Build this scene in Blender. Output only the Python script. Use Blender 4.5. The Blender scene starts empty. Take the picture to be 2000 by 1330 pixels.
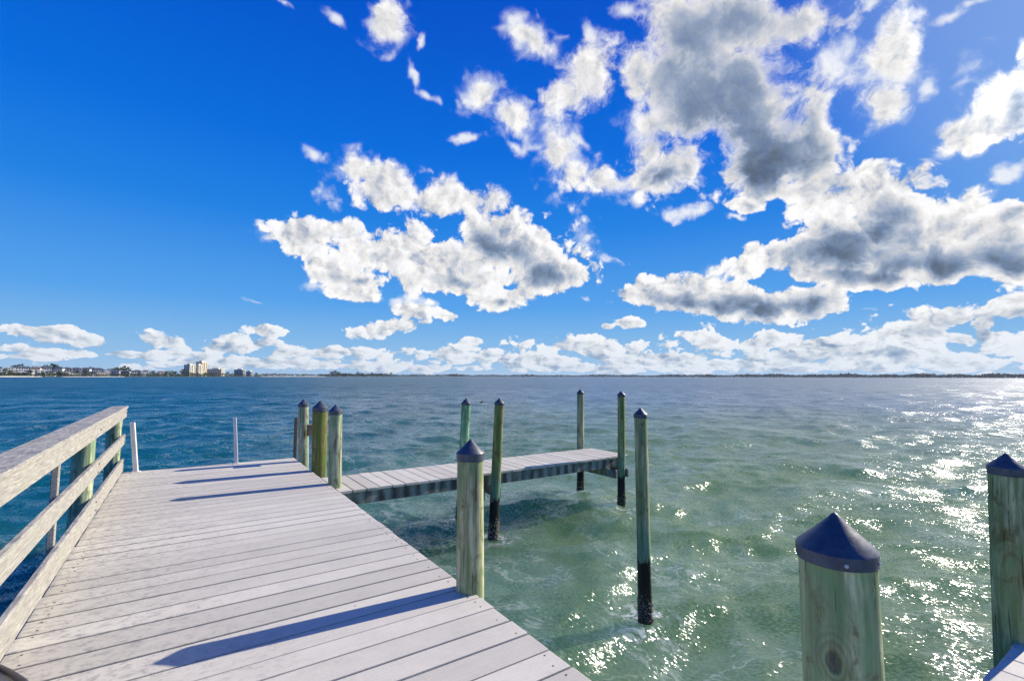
import bpy, bmesh, math, random
import numpy as np
from mathutils import Vector, Matrix

sc = bpy.context.scene
COL = sc.collection
R = math.radians
random.seed(7)
rng = np.random.default_rng(7)

# ---------------------------------------------------------------- camera
CAM_Z = 2.5                      # metres above the water; the dock top is at 1.0
DECK = 1.0
cam_d = bpy.data.cameras.new('camera')
cam = bpy.data.objects.new('camera', cam_d); COL.objects.link(cam)
cam_d.sensor_width = 36.0; cam_d.lens = 16.97
cam_d.clip_start = 0.05; cam_d.clip_end = 60000
YAW, PITCH, ROLL = R(34.09), R(4.26), R(0.13)
mw = Matrix.Translation((0, 0, CAM_Z)) @ Matrix.Rotation(-YAW, 4, 'Z') @ Matrix.Rotation(R(90) + PITCH, 4, 'X') @ Matrix.Rotation(ROLL, 4, 'Z')
cam.matrix_world = mw
sc.camera = cam

# ---------------------------------------------------------------- render look
sc.view_settings.view_transform = 'Standard'
sc.view_settings.look = 'None'
sc.view_settings.gamma = 1.0
sc.view_settings.use_curve_mapping = False
sc.view_settings.exposure = EXPOSURE = 0.42
sc.render.engine = 'CYCLES'
sc.cycles.use_denoising = True
sc.cycles.denoising_prefilter = 'NONE'
sc.cycles.max_bounces = 6
sc.cycles.use_adaptive_sampling = True
sc.cycles.adaptive_threshold = 0.01

# ---------------------------------------------------------------- node helpers
class NT:
    """Small wrapper that adds nodes and links to a node tree."""
    def __init__(s, tree): s.t = tree
    def n(s, typ, ins=None, **kw):
        nd = s.t.nodes.new(typ)
        for k, v in kw.items(): setattr(nd, k, v)
        for k, v in (ins or {}).items(): s.put(nd, k, v)
        return nd
    def put(s, nd, k, v):
        sock = nd.inputs[k]
        if isinstance(v, bpy.types.NodeSocket): s.t.links.new(v, sock)
        elif isinstance(v, bpy.types.Node): s.t.links.new(v.outputs[0], sock)
        else:
            if sock.type == 'RGBA' and not hasattr(v, '__len__'): v = (v, v, v, 1)
            elif sock.type == 'RGBA' and len(v) == 3: v = tuple(v) + (1,)
            sock.default_value = v
    def m(s, op, a, b=None, c=None, clamp=False):
        nd = s.n('ShaderNodeMath', operation=op, use_clamp=clamp)
        for i, v in enumerate((a, b, c)):
            if v is not None: s.put(nd, i, v)
        return nd.outputs[0]
    def v(s, op, a, b=None, scale=None):
        nd = s.n('ShaderNodeVectorMath', operation=op)
        s.put(nd, 0, a)
        if b is not None: s.put(nd, 1, b)
        if scale is not None: s.put(nd, 'Scale', scale)
        return nd.outputs['Value'] if op in ('DOT_PRODUCT', 'LENGTH', 'DISTANCE') else nd.outputs[0]
    def smooth(s, x, lo, hi, a=0.0, b=1.0):
        nd = s.n('ShaderNodeMapRange', interpolation_type='SMOOTHSTEP')
        s.put(nd, 'Value', x); s.put(nd, 'From Min', lo); s.put(nd, 'From Max', hi); s.put(nd, 'To Min', a); s.put(nd, 'To Max', b)
        return nd.outputs[0]
    def lin(s, x, lo, hi, a=0.0, b=1.0, clamp=True):
        nd = s.n('ShaderNodeMapRange', clamp=clamp)
        s.put(nd, 'Value', x); s.put(nd, 'From Min', lo); s.put(nd, 'From Max', hi); s.put(nd, 'To Min', a); s.put(nd, 'To Max', b)
        return nd.outputs[0]
    def mix(s, f, a, b, blend='MIX'):
        nd = s.n('ShaderNodeMix', data_type='RGBA', blend_type=blend)
        s.put(nd, 0, f); s.put(nd, 6, a); s.put(nd, 7, b)
        return nd.outputs[2]
    def noise(s, vec, scale, detail=3, rough=0.5, dist=0.0, typ=None, out=0, dim='3D'):
        nd = s.n('ShaderNodeTexNoise', noise_dimensions=dim)
        if typ: nd.noise_type = typ
        if vec is not None: s.put(nd, 'Vector', vec)
        s.put(nd, 'Scale', scale); s.put(nd, 'Detail', detail); s.put(nd, 'Roughness', rough); s.put(nd, 'Distortion', dist)
        return nd.outputs[out]
    def xyz(s, x, y, z):
        nd = s.n('ShaderNodeCombineXYZ'); s.put(nd, 0, x); s.put(nd, 1, y); s.put(nd, 2, z); return nd.outputs[0]
    def sep(s, vec):
        nd = s.n('ShaderNodeSeparateXYZ'); s.put(nd, 0, vec); return nd.outputs

# ---------------------------------------------------------------- sun and sky
SUN_AZ, SUN_EL = 94.5, 30.0          # degrees clockwise from +Y, degrees up
sun_dir = Vector((math.sin(R(SUN_AZ)) * math.cos(R(SUN_EL)), math.cos(R(SUN_AZ)) * math.cos(R(SUN_EL)), math.sin(R(SUN_EL))))
sun_d = bpy.data.lights.new('sun', 'SUN'); sun_d.energy = 5.0; sun_d.angle = R(0.53); sun_d.color = (1.0, 0.91, 0.77)
sun = bpy.data.objects.new('sun', sun_d); COL.objects.link(sun)
sun.rotation_euler = sun_dir.to_track_quat('Z', 'Y').to_euler()
sun.location = (30, 0, 40)

# Cumulus of the day and added lobes out of view, each lobe as azimuth, elevation (degrees) and the 2x2 shape that turns the offset into unit radius.
CLOUDS = [
 (9.9,15.1,0.263,-0.014,0.009,-0.423), (18,21.9,0.206,-0.095,-0.08,-0.246), (15.4,22.7,0.441,0.195,0.179,-0.389), (21.2,20.9,0.314,-0.115,-0.111,-0.434),
 (28.2,20.7,0.151,-0.04,-0.062,-0.324), (24.8,19.7,0.273,-0.048,-0.054,-0.492), (19.9,13.8,0.105,-0.004,0.002,-0.256), (13.5,11.6,0.26,-0.059,-0.103,-0.511),
 (25.5,12.9,0.166,0.002,0.009,-0.274), (35.3,14.5,0.124,-0.028,-0.042,-0.203), (31.6,16.8,0.176,-0.107,-0.18,-0.341), (37.8,12.4,0.181,-0.001,-0.005,-0.337),
 (33.5,9.5,0.199,0.011,0.032,-0.592), (15.7,9.5,0.244,-0.015,-0.029,-0.793), (22.2,7.5,0.499,-0.061,-0.128,-1.116), (26.2,7.2,0.584,-0.118,-0.212,-1.089),
 (18.9,5.3,0.208,0.025,0.103,-0.769), (7.3,4.8,0.395,0.013,0.056,-1.316), (18.2,36.9,0.328,-0.11,-0.021,-0.417), (30,30.9,0.523,0.188,0.132,-0.554),
 (36.3,36.4,0.287,-0.173,-0.261,-0.886), (43.5,33,0.215,-0.113,-0.091,-0.26), (40.1,30.6,0.28,-0.003,-0.019,-0.42), (34.7,28.8,0.303,-0.139,-0.149,-0.505),
 (39.4,25.8,0.402,0.124,0.061,-0.324), (41.5,22.8,0.301,-0.003,-0.018,-0.377), (44.9,22.4,0.282,-0.061,-0.114,-0.506), (51.6,22,0.244,-0.006,-0.042,-0.38),
 (54.3,35.2,0.16,-0.006,-0.032,-0.182), (54.7,28.9,0.15,-0.005,-0.028,-0.176), (52.3,23.8,0.205,-0.006,-0.029,-0.243), (65.9,18.6,0.262,-0.011,-0.069,-0.365),
 (67.1,24.1,0.398,-0.019,-0.048,-0.199), (31,11.5,0.136,0.001,0.005,-0.465), (16.2,11,0.199,0.005,0.035,-0.584), (-4.4,2,0.122,0.006,0.043,-1.502),
 (-10.8,1.5,0.273,0.014,0.061,-2.325), (91,14.6,0.261,-0.017,-0.07,-0.189), (90,6,0.245,-0.015,-0.041,-0.264), (59.2,34.2,0.114,-0.005,-0.055,-0.253),  # the two far-right lobes are out of view, added to brighten the water's sheen
 (66.6,33.2,0.148,0.01,-0.086,-0.432), (58.8,29.5,0.091,-0.046,-0.092,-0.177), (62.4,24.6,0.128,-0.03,-0.067,-0.179), (62.2,20.3,0.152,0.015,-0.009,-0.303),
 (65.9,22.9,0.272,-0.061,-0.072,-0.177), (53.1,32.8,0.194,-0.006,-0.032,-0.204), (49.6,32.4,0.288,-0.076,-0.076,-0.29), (60.1,18.1,0.3,-0.011,-0.155,-1.073),
 (50.6,27.8,0.374,-0.01,-0.057,-0.463), (67.2,26.9,0.312,-0.237,-0.407,-0.479), (60.5,28.3,0.088,-0.022,-0.049,-0.134), (62.8,21.7,0.129,-0.005,-0.038,-0.204),
 (58.1,33.6,0.098,-0.004,-0.04,-0.196), (73.7,28.7,0.346,0.037,-0.058,-0.348), (72.8,25.1,0.44,-0.024,-0.152,-0.494), (80.9,22.2,0.334,0.112,0.097,-0.279),
 (78.1,20.4,0.38,0.051,-0.005,-0.706), (81.8,24.8,0.697,-0.283,-0.37,-0.411), (79.4,20.7,0.464,0.035,-0.062,-0.564), (84.4,21.4,0.314,-0.02,-0.086,-0.21),
 (72.1,16.4,0.177,-0.009,-0.055,-0.257), (68.7,13,0.129,0.006,-0.008,-0.282), (74.9,11.1,0.14,-0.007,-0.048,-0.295), (80.4,10.3,0.24,-0.013,-0.055,-0.297),
 (62.4,12.5,0.208,0.032,0.05,-0.426), (77.7,13.4,0.461,-0.025,-0.099,-0.46), (80.5,13.2,0.424,0.029,0.007,-0.708), (70.2,9.6,0.165,-0.007,-0.094,-0.786),
 (84.5,10.3,0.246,-0.014,-0.046,-0.214), (58.3,8,0.079,-0.01,-0.072,-0.407), (65,7,0.23,-0.009,-0.032,-0.436), (49.7,9.9,0.209,0.014,0.024,-0.573),
 (48.2,6,0.58,-0.011,-0.029,-1.132), (45.5,5.8,0.947,-0.014,-0.049,-2.4), (78,5.4,0.174,0.009,0.055,-0.541), (81.3,5.6,0.391,-0.021,-0.063,-0.602),
 (85,5.6,0.255,-0.015,-0.051,-0.431), (-10,3.5,0.264,0,-0.048,-1.272), (-8.4,3.3,0.334,-0.009,-0.09,-1.013), (-1.8,3.2,0.353,-0.035,-0.22,-1.26),
 (4.2,3.1,0.242,0.009,0.027,-0.862), (11.6,2.5,0.16,0.005,0.015,-0.81), (18.9,2.8,0.221,0.004,0.009,-0.711), (9.1,1.3,0.061,0.002,0.012,-1.138),
 (-9.6,2,0.157,0.008,0.054,-1.625), (43.7,3.3,0.085,-0.001,-0.005,-0.491), (34.1,2.1,0.075,0,0,-0.634), (71.5,2.2,0.068,-0.003,-0.014,-0.471),
 (62.1,3.6,0.096,-0.003,-0.026,-0.776), (29.2,4.1,0.591,0.004,0.011,-1.835), (26.2,2.7,0.239,0.002,0.005,-0.756), (51.7,1.7,0.055,-0.001,-0.006,-0.665),
 (84.8,2.1,0.204,-0.012,-0.02,-0.432), (-16.6,2.5,0.255,0.015,0.058,-1.08), (16.5,1.1,0.043,0.001,0.011,-1.732), (64.3,1.2,0.042,-0.002,-0.013,-1.061),
 (40.1,1.2,0.056,-0,-0.003,-1.383), (76.2,3.6,0.124,-0.006,-0.042,-0.737),
]
CLOUD_BASES = [
 (57.4,29.3,0.124,-0.005,-0.027,-0.145), (62.8,22.6,0.171,-0.007,-0.037,-0.188), (70.8,13.9,0.157,0.004,-0.023,-0.338), (74.8,9.7,0.117,-0.006,-0.071,-0.494),
 (80.3,8.9,0.305,-0.017,-0.075,-0.474), (68.7,11.8,0.198,-0.009,-0.056,-0.404), (57.8,26,0.118,-0.055,-0.082,-0.16), (62.2,21,0.172,0.011,-0.028,-0.388),
 (54.8,33.8,0.198,-0.007,-0.037,-0.21), (62.1,30.2,0.182,-0.008,-0.075,-0.326), (59.8,35.4,0.146,-0.007,-0.093,-0.411), (31.9,14.8,0.182,-0.069,-0.108,-0.32),
 (35.9,12.7,0.146,-0.022,-0.066,-0.463), (18.5,10.9,0.146,-0.005,-0.001,-0.961), (25.5,11,0.277,0.003,0.034,-1.205), (61.7,7.3,0.17,-0.028,-0.121,-0.538),
 (66.1,6.7,0.378,-0.015,-0.035,-0.485), (54.6,8,0.152,-0.024,-0.174,-0.869), (77.9,4.5,0.196,-0,0.022,-1.035), (81.5,20.2,0.565,0.184,0.183,-0.465),
 (34.1,8.7,0.272,0,0,-1.38), (81.5,4.9,0.356,-0.02,-0.094,-1.008), (52.2,21.7,0.353,-0.009,-0.053,-0.474),
]
CLOUD_WISPS = [
 (7.4,14.7,0.562,-0.072,-0.074,-1.175), (6.1,7.7,0.523,-0.03,-0.109,-2.329), (13,36.2,0.667,0.807,0.267,-0.376), (22.3,33,1.113,0.348,0.121,-0.473),
 (23.8,31.1,0.437,-0.211,-0.283,-1.222), (7.8,36,0.635,-0.455,-0.615,-2.108), (23.2,35.8,1.138,-0.541,-0.162,-0.989), (34.1,37.6,0.611,-0.336,-0.222,-0.923),
 (34.7,25.5,0.424,-0.236,-0.31,-0.78), (28.1,26.9,0.282,0.051,0.217,-1.371), (43.6,36.6,0.896,0.209,0.026,-0.639), (71.8,32.8,0.582,0.07,-0.163,-0.872),
 (78,29.2,0.503,0.155,0.098,-1.051), (79.4,29.7,0.656,0.151,-0.055,-1.673), (76.7,19.7,1.206,-0.067,-0.173,-0.591), (46.5,13.5,0.339,-0.093,-0.412,-1.392),
 (43,16,0.658,-0.196,-0.498,-1.673), (42.6,9.1,0.498,-0.242,-0.617,-1.259), (42.8,18.2,1.373,-0.017,-0.058,-1.262), (59.1,16.9,0.514,-0.017,-0.274,-2.11),
 (70.5,6.4,0.628,-0.028,-0.278,-3.399), (75.6,24.8,0.77,-0.33,-0.359,-0.469), (18.2,36.7,0.237,-0.079,-0.016,-0.306), (30,31.2,0.244,0.088,0.072,-0.303),
 (36,36.5,0.16,-0.096,-0.111,-0.381), (34.7,28.8,0.165,-0.076,-0.079,-0.267), (39.4,26.4,0.196,0.061,0.038,-0.207), (41.5,22.6,0.163,-0.002,-0.011,-0.23),
 (47,21.1,0.153,-0.003,-0.028,-0.368), (15.4,22.7,0.227,0.101,0.138,-0.299), (12.7,19.7,0.369,0.011,0.059,-0.474), (6.7,14.5,0.342,-0.043,-0.046,-0.727),
 (11.2,23.6,0.407,-0.309,-0.438,-0.713), (69.5,29.1,0.323,-0.157,-0.185,-0.277), (73.7,28.1,0.246,0.026,-0.036,-0.226), (73,24.6,0.295,0.03,-0.041,-0.367),
 (78.1,20.1,0.238,0.051,0.054,-0.389), (80.8,22,0.237,0.079,0.068,-0.194), (67.4,20.7,0.358,-0.078,-0.07,-0.172), (49.8,27.6,0.244,-0.006,-0.029,-0.253),
 (61.4,12.7,0.181,0.052,0.084,-0.299), (57.3,10.6,0.289,0.142,0.21,-0.399), (77.8,14.7,0.337,-0.018,-0.091,-0.387), (80.4,16.9,0.471,-0.027,-0.239,-0.819),
 (26.7,20.1,0.203,-0.037,-0.035,-0.295), (42.7,15.8,0.275,-0.003,-0.011,-0.289), (11.9,9.8,0.27,-0.037,-0.087,-0.739), (22,8.6,0.213,0.003,0.022,-0.705),
 (48.5,37.7,0.414,-0.012,-0.101,-0.811), (54.3,18.3,0.26,-0.007,-0.085,-0.774),
]

world = bpy.data.worlds.new('World'); sc.world = world
world.use_nodes = True
world.cycles.sampling_method = 'MANUAL'; world.cycles.sample_map_resolution = 512
wt = world.node_tree; wt.nodes.clear(); N = NT(wt)
d = N.n('ShaderNodeTexCoord').outputs['Generated']
sx, sy, sz = N.sep(d)[:3]
az = N.m('MULTIPLY', N.m('ARCTAN2', sx, sy), 57.29578)
el = N.m('MULTIPLY', N.m('ARCSINE', sz), 57.29578)
sky = N.n('ShaderNodeTexSky', sky_type='NISHITA', sun_disc=False, sun_elevation=R(SUN_EL), sun_rotation=R(SUN_AZ),
          altitude=0, air_density=1.0, dust_density=0.25, ozone_density=4.0)
hs = N.n('ShaderNodeHueSaturation', {'Hue': 0.522, 'Saturation': 1.35, 'Value': 1.0, 'Color': sky.outputs[0]})
skyl = N.v('DOT_PRODUCT', hs.outputs[0], (0.25, 0.45, 0.30))
skyc = N.v('SCALE', hs.outputs[0], scale=N.m('DIVIDE', 3.3, N.m('ADD', skyl, 1.0)))
# the clear, polarised blue of the day: pale at the horizon, deep overhead
azure = N.n('ShaderNodeValToRGB', {'Fac': N.m('DIVIDE', el, 90.0)})
stops = [(0.0, (3.0, 4.8, 6.9)), (0.045, (1.8, 4.0, 6.9)), (0.09, (0.75, 3.05, 7.0)), (0.19, (0.10, 1.85, 6.4)), (0.28, (0.0, 1.25, 6.0)), (0.42, (0.0, 0.72, 5.0)), (1.0, (0.0, 0.35, 3.2))]
while len(azure.color_ramp.elements) < len(stops): azure.color_ramp.elements.new(0.5)
for e_, (p_, c_) in zip(azure.color_ramp.elements, stops): e_.position = p_; e_.color = tuple(v / 8 for v in c_) + (1,)
skyc = N.mix(0.92, skyc, N.v('SCALE', azure.outputs[0], scale=8.0))
# pale aureole towards the sun
glow = N.m('MULTIPLY', N.smooth(N.v('DOT_PRODUCT', d, tuple(sun_dir)), 0.88, 1.0), 0.40)
skyc = N.mix(glow, skyc, (4.0, 5.8, 7.6))
# turbulence: a slow warp that bends the lobes, then fine billows
warp = N.v('SUBTRACT', N.noise(d, 9, 4, 0.6, out=1), (0.5, 0.5, 0.5))
bend = N.lin(el, 2, 20, 1.8, 4.6)
wx, wy, wz_ = N.sep(warp)[:3]
P = N.xyz(N.m('MULTIPLY_ADD', wx, bend, az), N.m('MULTIPLY_ADD', wy, N.m('MULTIPLY', bend, 0.8), el), 1.0)
def lobes(table, k):
    acc = None
    for (a0, e0, a, b, c, dd) in table:
        u = N.v('DOT_PRODUCT', P, (a, b, -(a * a0 + b * e0)))
        w = N.v('DOT_PRODUCT', P, (c, dd, -(c * a0 + dd * e0)))
        r2 = N.m('MULTIPLY_ADD', u, u, N.m('MULTIPLY', w, w))
        acc = r2 if acc is None else N.m('SMOOTH_MIN', acc, r2, k)
    return acc
r2c = lobes(CLOUDS, 0.35)
r2s = lobes(CLOUD_BASES, 0.5)
r2w = lobes(CLOUD_WISPS, 0.25)
# away from the mapped sector the same kind of cloud goes on as broken cumulus
farn = N.noise(d, 3.2, 3, 0.55)
away = N.smooth(N.m('ABSOLUTE', N.m('SUBTRACT', az, 34)), 52, 62)
generic = N.mix(away, 4.0, N.lin(farn, 0.50, 0.72, 3.0, 0.2, clamp=False))
r2c = N.m('SMOOTH_MIN', r2c, generic, 0.35)
cov = N.m('MAXIMUM', N.m('SUBTRACT', N.smooth(el, 17, 27, 1.18, 1.0), N.m('SQRT', N.m('MAXIMUM', r2c, 0.0))), -1.5)
zq = N.m('ADD', sz, N.m('MULTIPLY', 0.10, N.m('SUBTRACT', 1.0, N.m('EXPONENT', N.m('MULTIPLY', N.m('MAXIMUM', sz, -0.05), -18.0)))))
dq = N.xyz(sx, sy, zq)
low = N.smooth(el, 2, 9, 1.0, 0.0)
crisp = N.smooth(el, 17, 29, 1.0, 0.0)          # heaped cumulus lower down, torn fibrous cloud overhead
swirl = N.v('ADD', dq, N.v('SCALE', N.v('SUBTRACT', N.noise(dq, 11, 4, 0.6, out=1), (0.5, 0.5, 0.5)), scale=0.075))
def billow(vec):
    f = N.noise(vec, 15, 10, 0.64, 0.25)
    f = N.mix(N.m('MULTIPLY', low, 0.6), f, N.noise(vec, 25, 7, 0.60))
    vo = N.n('ShaderNodeTexVoronoi', feature='F1', normalize=False)
    N.put(vo, 'Vector', vec); N.put(vo, 'Scale', 15.0); N.put(vo, 'Detail', 3.0); N.put(vo, 'Roughness', 0.48); N.put(vo, 'Lacunarity', 2.3)
    heap = N.m('MULTIPLY', N.m('SUBTRACT', 0.70, vo.outputs['Distance']), N.m('MULTIPLY_ADD', crisp, 0.46, 0.10))
    return N.m('MULTIPLY_ADD', N.m('SUBTRACT', f, 0.5), N.m('MULTIPLY_ADD', crisp, -0.30, 1.0), heap)
puff = billow(swirl)
lit_step = Vector((0.80, -0.35, 0.48)) * 0.014
puff_sunward = billow(N.v('ADD', swirl, tuple(lit_step)))
dens = N.m('MULTIPLY_ADD', puff, N.m('ADD', N.m('MULTIPLY_ADD', low, 1.1, 1.45), N.smooth(el, 15, 28, 0.0, 0.65)), cov)
edge = N.smooth(el, 14, 27, 0.18, 0.58)
alpha = N.m('MULTIPLY', N.smooth(dens, 0.0, edge), N.lin(N.noise(dq, 55, 6, 0.65), 0.3, 0.6, 0.86, 1.0))
thick = N.smooth(dens, 0.15, 1.2)
relief = N.m('SUBTRACT', puff, puff_sunward)
base = N.m('SUBTRACT', 1.05, N.m('SQRT', N.m('MAXIMUM', r2s, 0.0)))
core = N.m('MULTIPLY', N.smooth(N.m('MULTIPLY_ADD', puff, 0.50, base), -0.40, 1.0), N.smooth(dens, 0.15, 0.8))
lum = N.m('MULTIPLY_ADD', relief, N.m('ADD', N.m('MULTIPLY_ADD', core, -1.1, 1.6), low), N.m('SUBTRACT', 1.0, N.m('MULTIPLY', thick, 0.22)))
lum = N.m('SUBTRACT', lum, N.m('MULTIPLY', core, N.smooth(el, 22, 32, 0.60, 0.40)))
lum = N.m('MINIMUM', N.m('MAXIMUM', lum, 0.20), 1.12)
ccol = N.mix(N.smooth(lum, 0.30, 0.92), (0.58, 0.78, 1.12), (1.0, 0.985, 0.97))
CLOUD_GAIN = 7.5
# droplets scatter forward: clouds near the sun shine
sun_cos = N.v('DOT_PRODUCT', d, tuple(sun_dir))
lum = N.m('MULTIPLY', lum, N.smooth(sun_cos, 0.94, 0.995, 1.0, 1.9))
ccol = N.v('SCALE', ccol, scale=N.m('MULTIPLY', lum, CLOUD_GAIN))
# nearer the horizon the clouds are seen through more air
air = N.smooth(el, -1, 9, 0.45, 0.0)
ccol = N.mix(air, ccol, (3.6, 4.9, 6.6))
# torn shreds round the thin edges
shred = N.noise(dq, 30, 8, 0.66, 0.6, typ='RIDGED_MULTIFRACTAL')
shred_dens = N.m('ADD', N.m('SUBTRACT', 1.25, N.m('SQRT', N.m('MAXIMUM', r2w, 0.0))), N.m('ADD', N.m('MULTIPLY', puff, 1.7), N.m('MULTIPLY', N.m('SUBTRACT', shred, 0.5), 0.8)))
walpha = N.m('MULTIPLY', N.smooth(shred_dens, 0.0, 0.85), 0.9)
skyc = N.mix(walpha, skyc, (7.2, 7.4, 7.8))
out = N.mix(alpha, skyc, ccol)
bg = N.n('ShaderNodeBackground', {'Color': out, 'Strength': 0.092})
wo = N.n('ShaderNodeOutputWorld'); wt.links.new(bg.outputs[0], wo.inputs[0])
# ================================================================ helpers for objects
def tag(o, label=None, cat=None, group=None, kind=None):
    if label: o['label'] = label
    if cat: o['category'] = cat
    if group: o['group'] = group
    if kind: o['kind'] = kind
    return o
def thing(name, loc=(0, 0, 0), rz=0.0, **kw):
    o = bpy.data.objects.new(name, None); COL.objects.link(o)
    o.empty_display_size = 0.2; o.location = loc; o.rotation_euler = (0, 0, rz)
    return tag(o, **kw)
def place(name, me, parent=None, loc=(0, 0, 0), rot=(0, 0, 0), scale=(1, 1, 1), **kw):
    o = bpy.data.objects.new(name, me); COL.objects.link(o)
    o.parent = parent; o.location = loc; o.rotation_euler = rot; o.scale = scale
    return tag(o, **kw)
def mesh(name, verts, faces, mat, smooth=None):
    me = bpy.data.meshes.new(name); me.from_pydata([tuple(v) for v in verts], [], faces); me.update()
    if mat: me.materials.append(mat)
    if smooth is not None:
        me.polygons.foreach_set('use_smooth', [True] * len(me.polygons))
        me.set_sharp_from_angle(angle=R(smooth))
    return me
class MB:
    """Collects simple solids into one mesh."""
    def __init__(s): s.v = []; s.f = []
    def add(s, vs, fs):
        k = len(s.v); s.v += [tuple(p) for p in vs]; s.f += [tuple(i + k for i in f) for f in fs]
    def box(s, x0, x1, y0, y1, z0, z1, M=None):
        vs = [Vector((x, y, z)) for z in (z0, z1) for x, y in ((x0, y0), (x1, y0), (x1, y1), (x0, y1))]
        if M is not None: vs = [M @ p for p in vs]
        s.add(vs, [(3, 2, 1, 0), (4, 5, 6, 7), (0, 1, 5, 4), (1, 2, 6, 5), (2, 3, 7, 6), (3, 0, 4, 7)])
    def tube(s, pts, rad, n=10):
        """Round tube along a polyline, one radius per point."""
        k = len(s.v); pts = [Vector(p) for p in pts]
        for i, p in enumerate(pts):
            t = (pts[min(i + 1, len(pts) - 1)] - pts[max(i - 1, 0)]).normalized()
            a = t.cross(Vector((0, 0, 1)) if abs(t.z) < 0.9 else Vector((1, 0, 0))).normalized(); b = t.cross(a)
            r = rad[i] if hasattr(rad, '__len__') else rad
            for j in range(n):
                q = 2 * math.pi * j / n
                s.v.append(tuple(p + (a * math.cos(q) + b * math.sin(q)) * r))
        for i in range(len(pts) - 1):
            for j in range(n):
                j2 = (j + 1) % n
                s.f.append((k + i * n + j, k + i * n + j2, k + (i + 1) * n + j2, k + (i + 1) * n + j))
        s.f.append(tuple(k + j for j in range(n))[::-1]); s.f.append(tuple(k + (len(pts) - 1) * n + j for j in range(n)))
    def make(s, name, mat, smooth=None): return mesh(name, s.v, s.f, mat, smooth)
def bevel_box(name, sx, sy, sz, mat, b=0.005, seg=1):
    bm = bmesh.new(); bmesh.ops.create_cube(bm, size=1.0)
    bmesh.ops.scale(bm, vec=(sx, sy, sz), verts=bm.verts)
    bmesh.ops.bevel(bm, geom=bm.edges[:], offset=b, segments=seg, affect='EDGES', profile=0.6)
    me = bpy.data.meshes.new(name); bm.to_mesh(me); bm.free(); me.materials.append(mat)
    return me
def lathe(profile, n=32, wobble=None):
    vs, fs = [], []
    for i, (r, z) in enumerate(profile):
        for j in range(n):
            a = 2 * math.pi * j / n
            rr = r * (wobble(a, z) if wobble else 1.0)
            vs.append((rr * math.cos(a), rr * math.sin(a), z))
    for i in range(len(profile) - 1):
        for j in range(n):
            j2 = (j + 1) % n
            fs.append((i * n + j, i * n + j2, (i + 1) * n + j2, (i + 1) * n + j))
    fs.append(tuple(range(n))[::-1]); fs.append(tuple((len(profile) - 1) * n + j for j in range(n)))
    return vs, fs

# ================================================================ materials
def material(name):
    m = bpy.data.materials.new(name); m.use_nodes = True
    t = m.node_tree; t.nodes.clear(); N = NT(t)
    b = N.n('ShaderNodeBsdfPrincipled'); o = N.n('ShaderNodeOutputMaterial')
    t.links.new(b.outputs[0], o.inputs[0])
    return m, N, b
def plain(name, col, rough=0.7, var=0.15, scale=3.0):
    """Colour with patchy variation and a per-object shift."""
    m, N, b = material(name)
    pos = N.n('ShaderNodeNewGeometry').outputs['Position']
    n = N.noise(pos, scale, 4, 0.6)
    rnd = N.n('ShaderNodeObjectInfo').outputs['Random']
    k = N.m('MULTIPLY', N.lin(n, 0.3, 0.7, 1 - var, 1 + var), N.lin(rnd, 0, 1, 1 - var * 0.6, 1 + var * 0.6))
    N.put(b, 'Base Color', N.v('SCALE', tuple(col), scale=k)); N.put(b, 'Roughness', rough)
    return m

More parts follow.
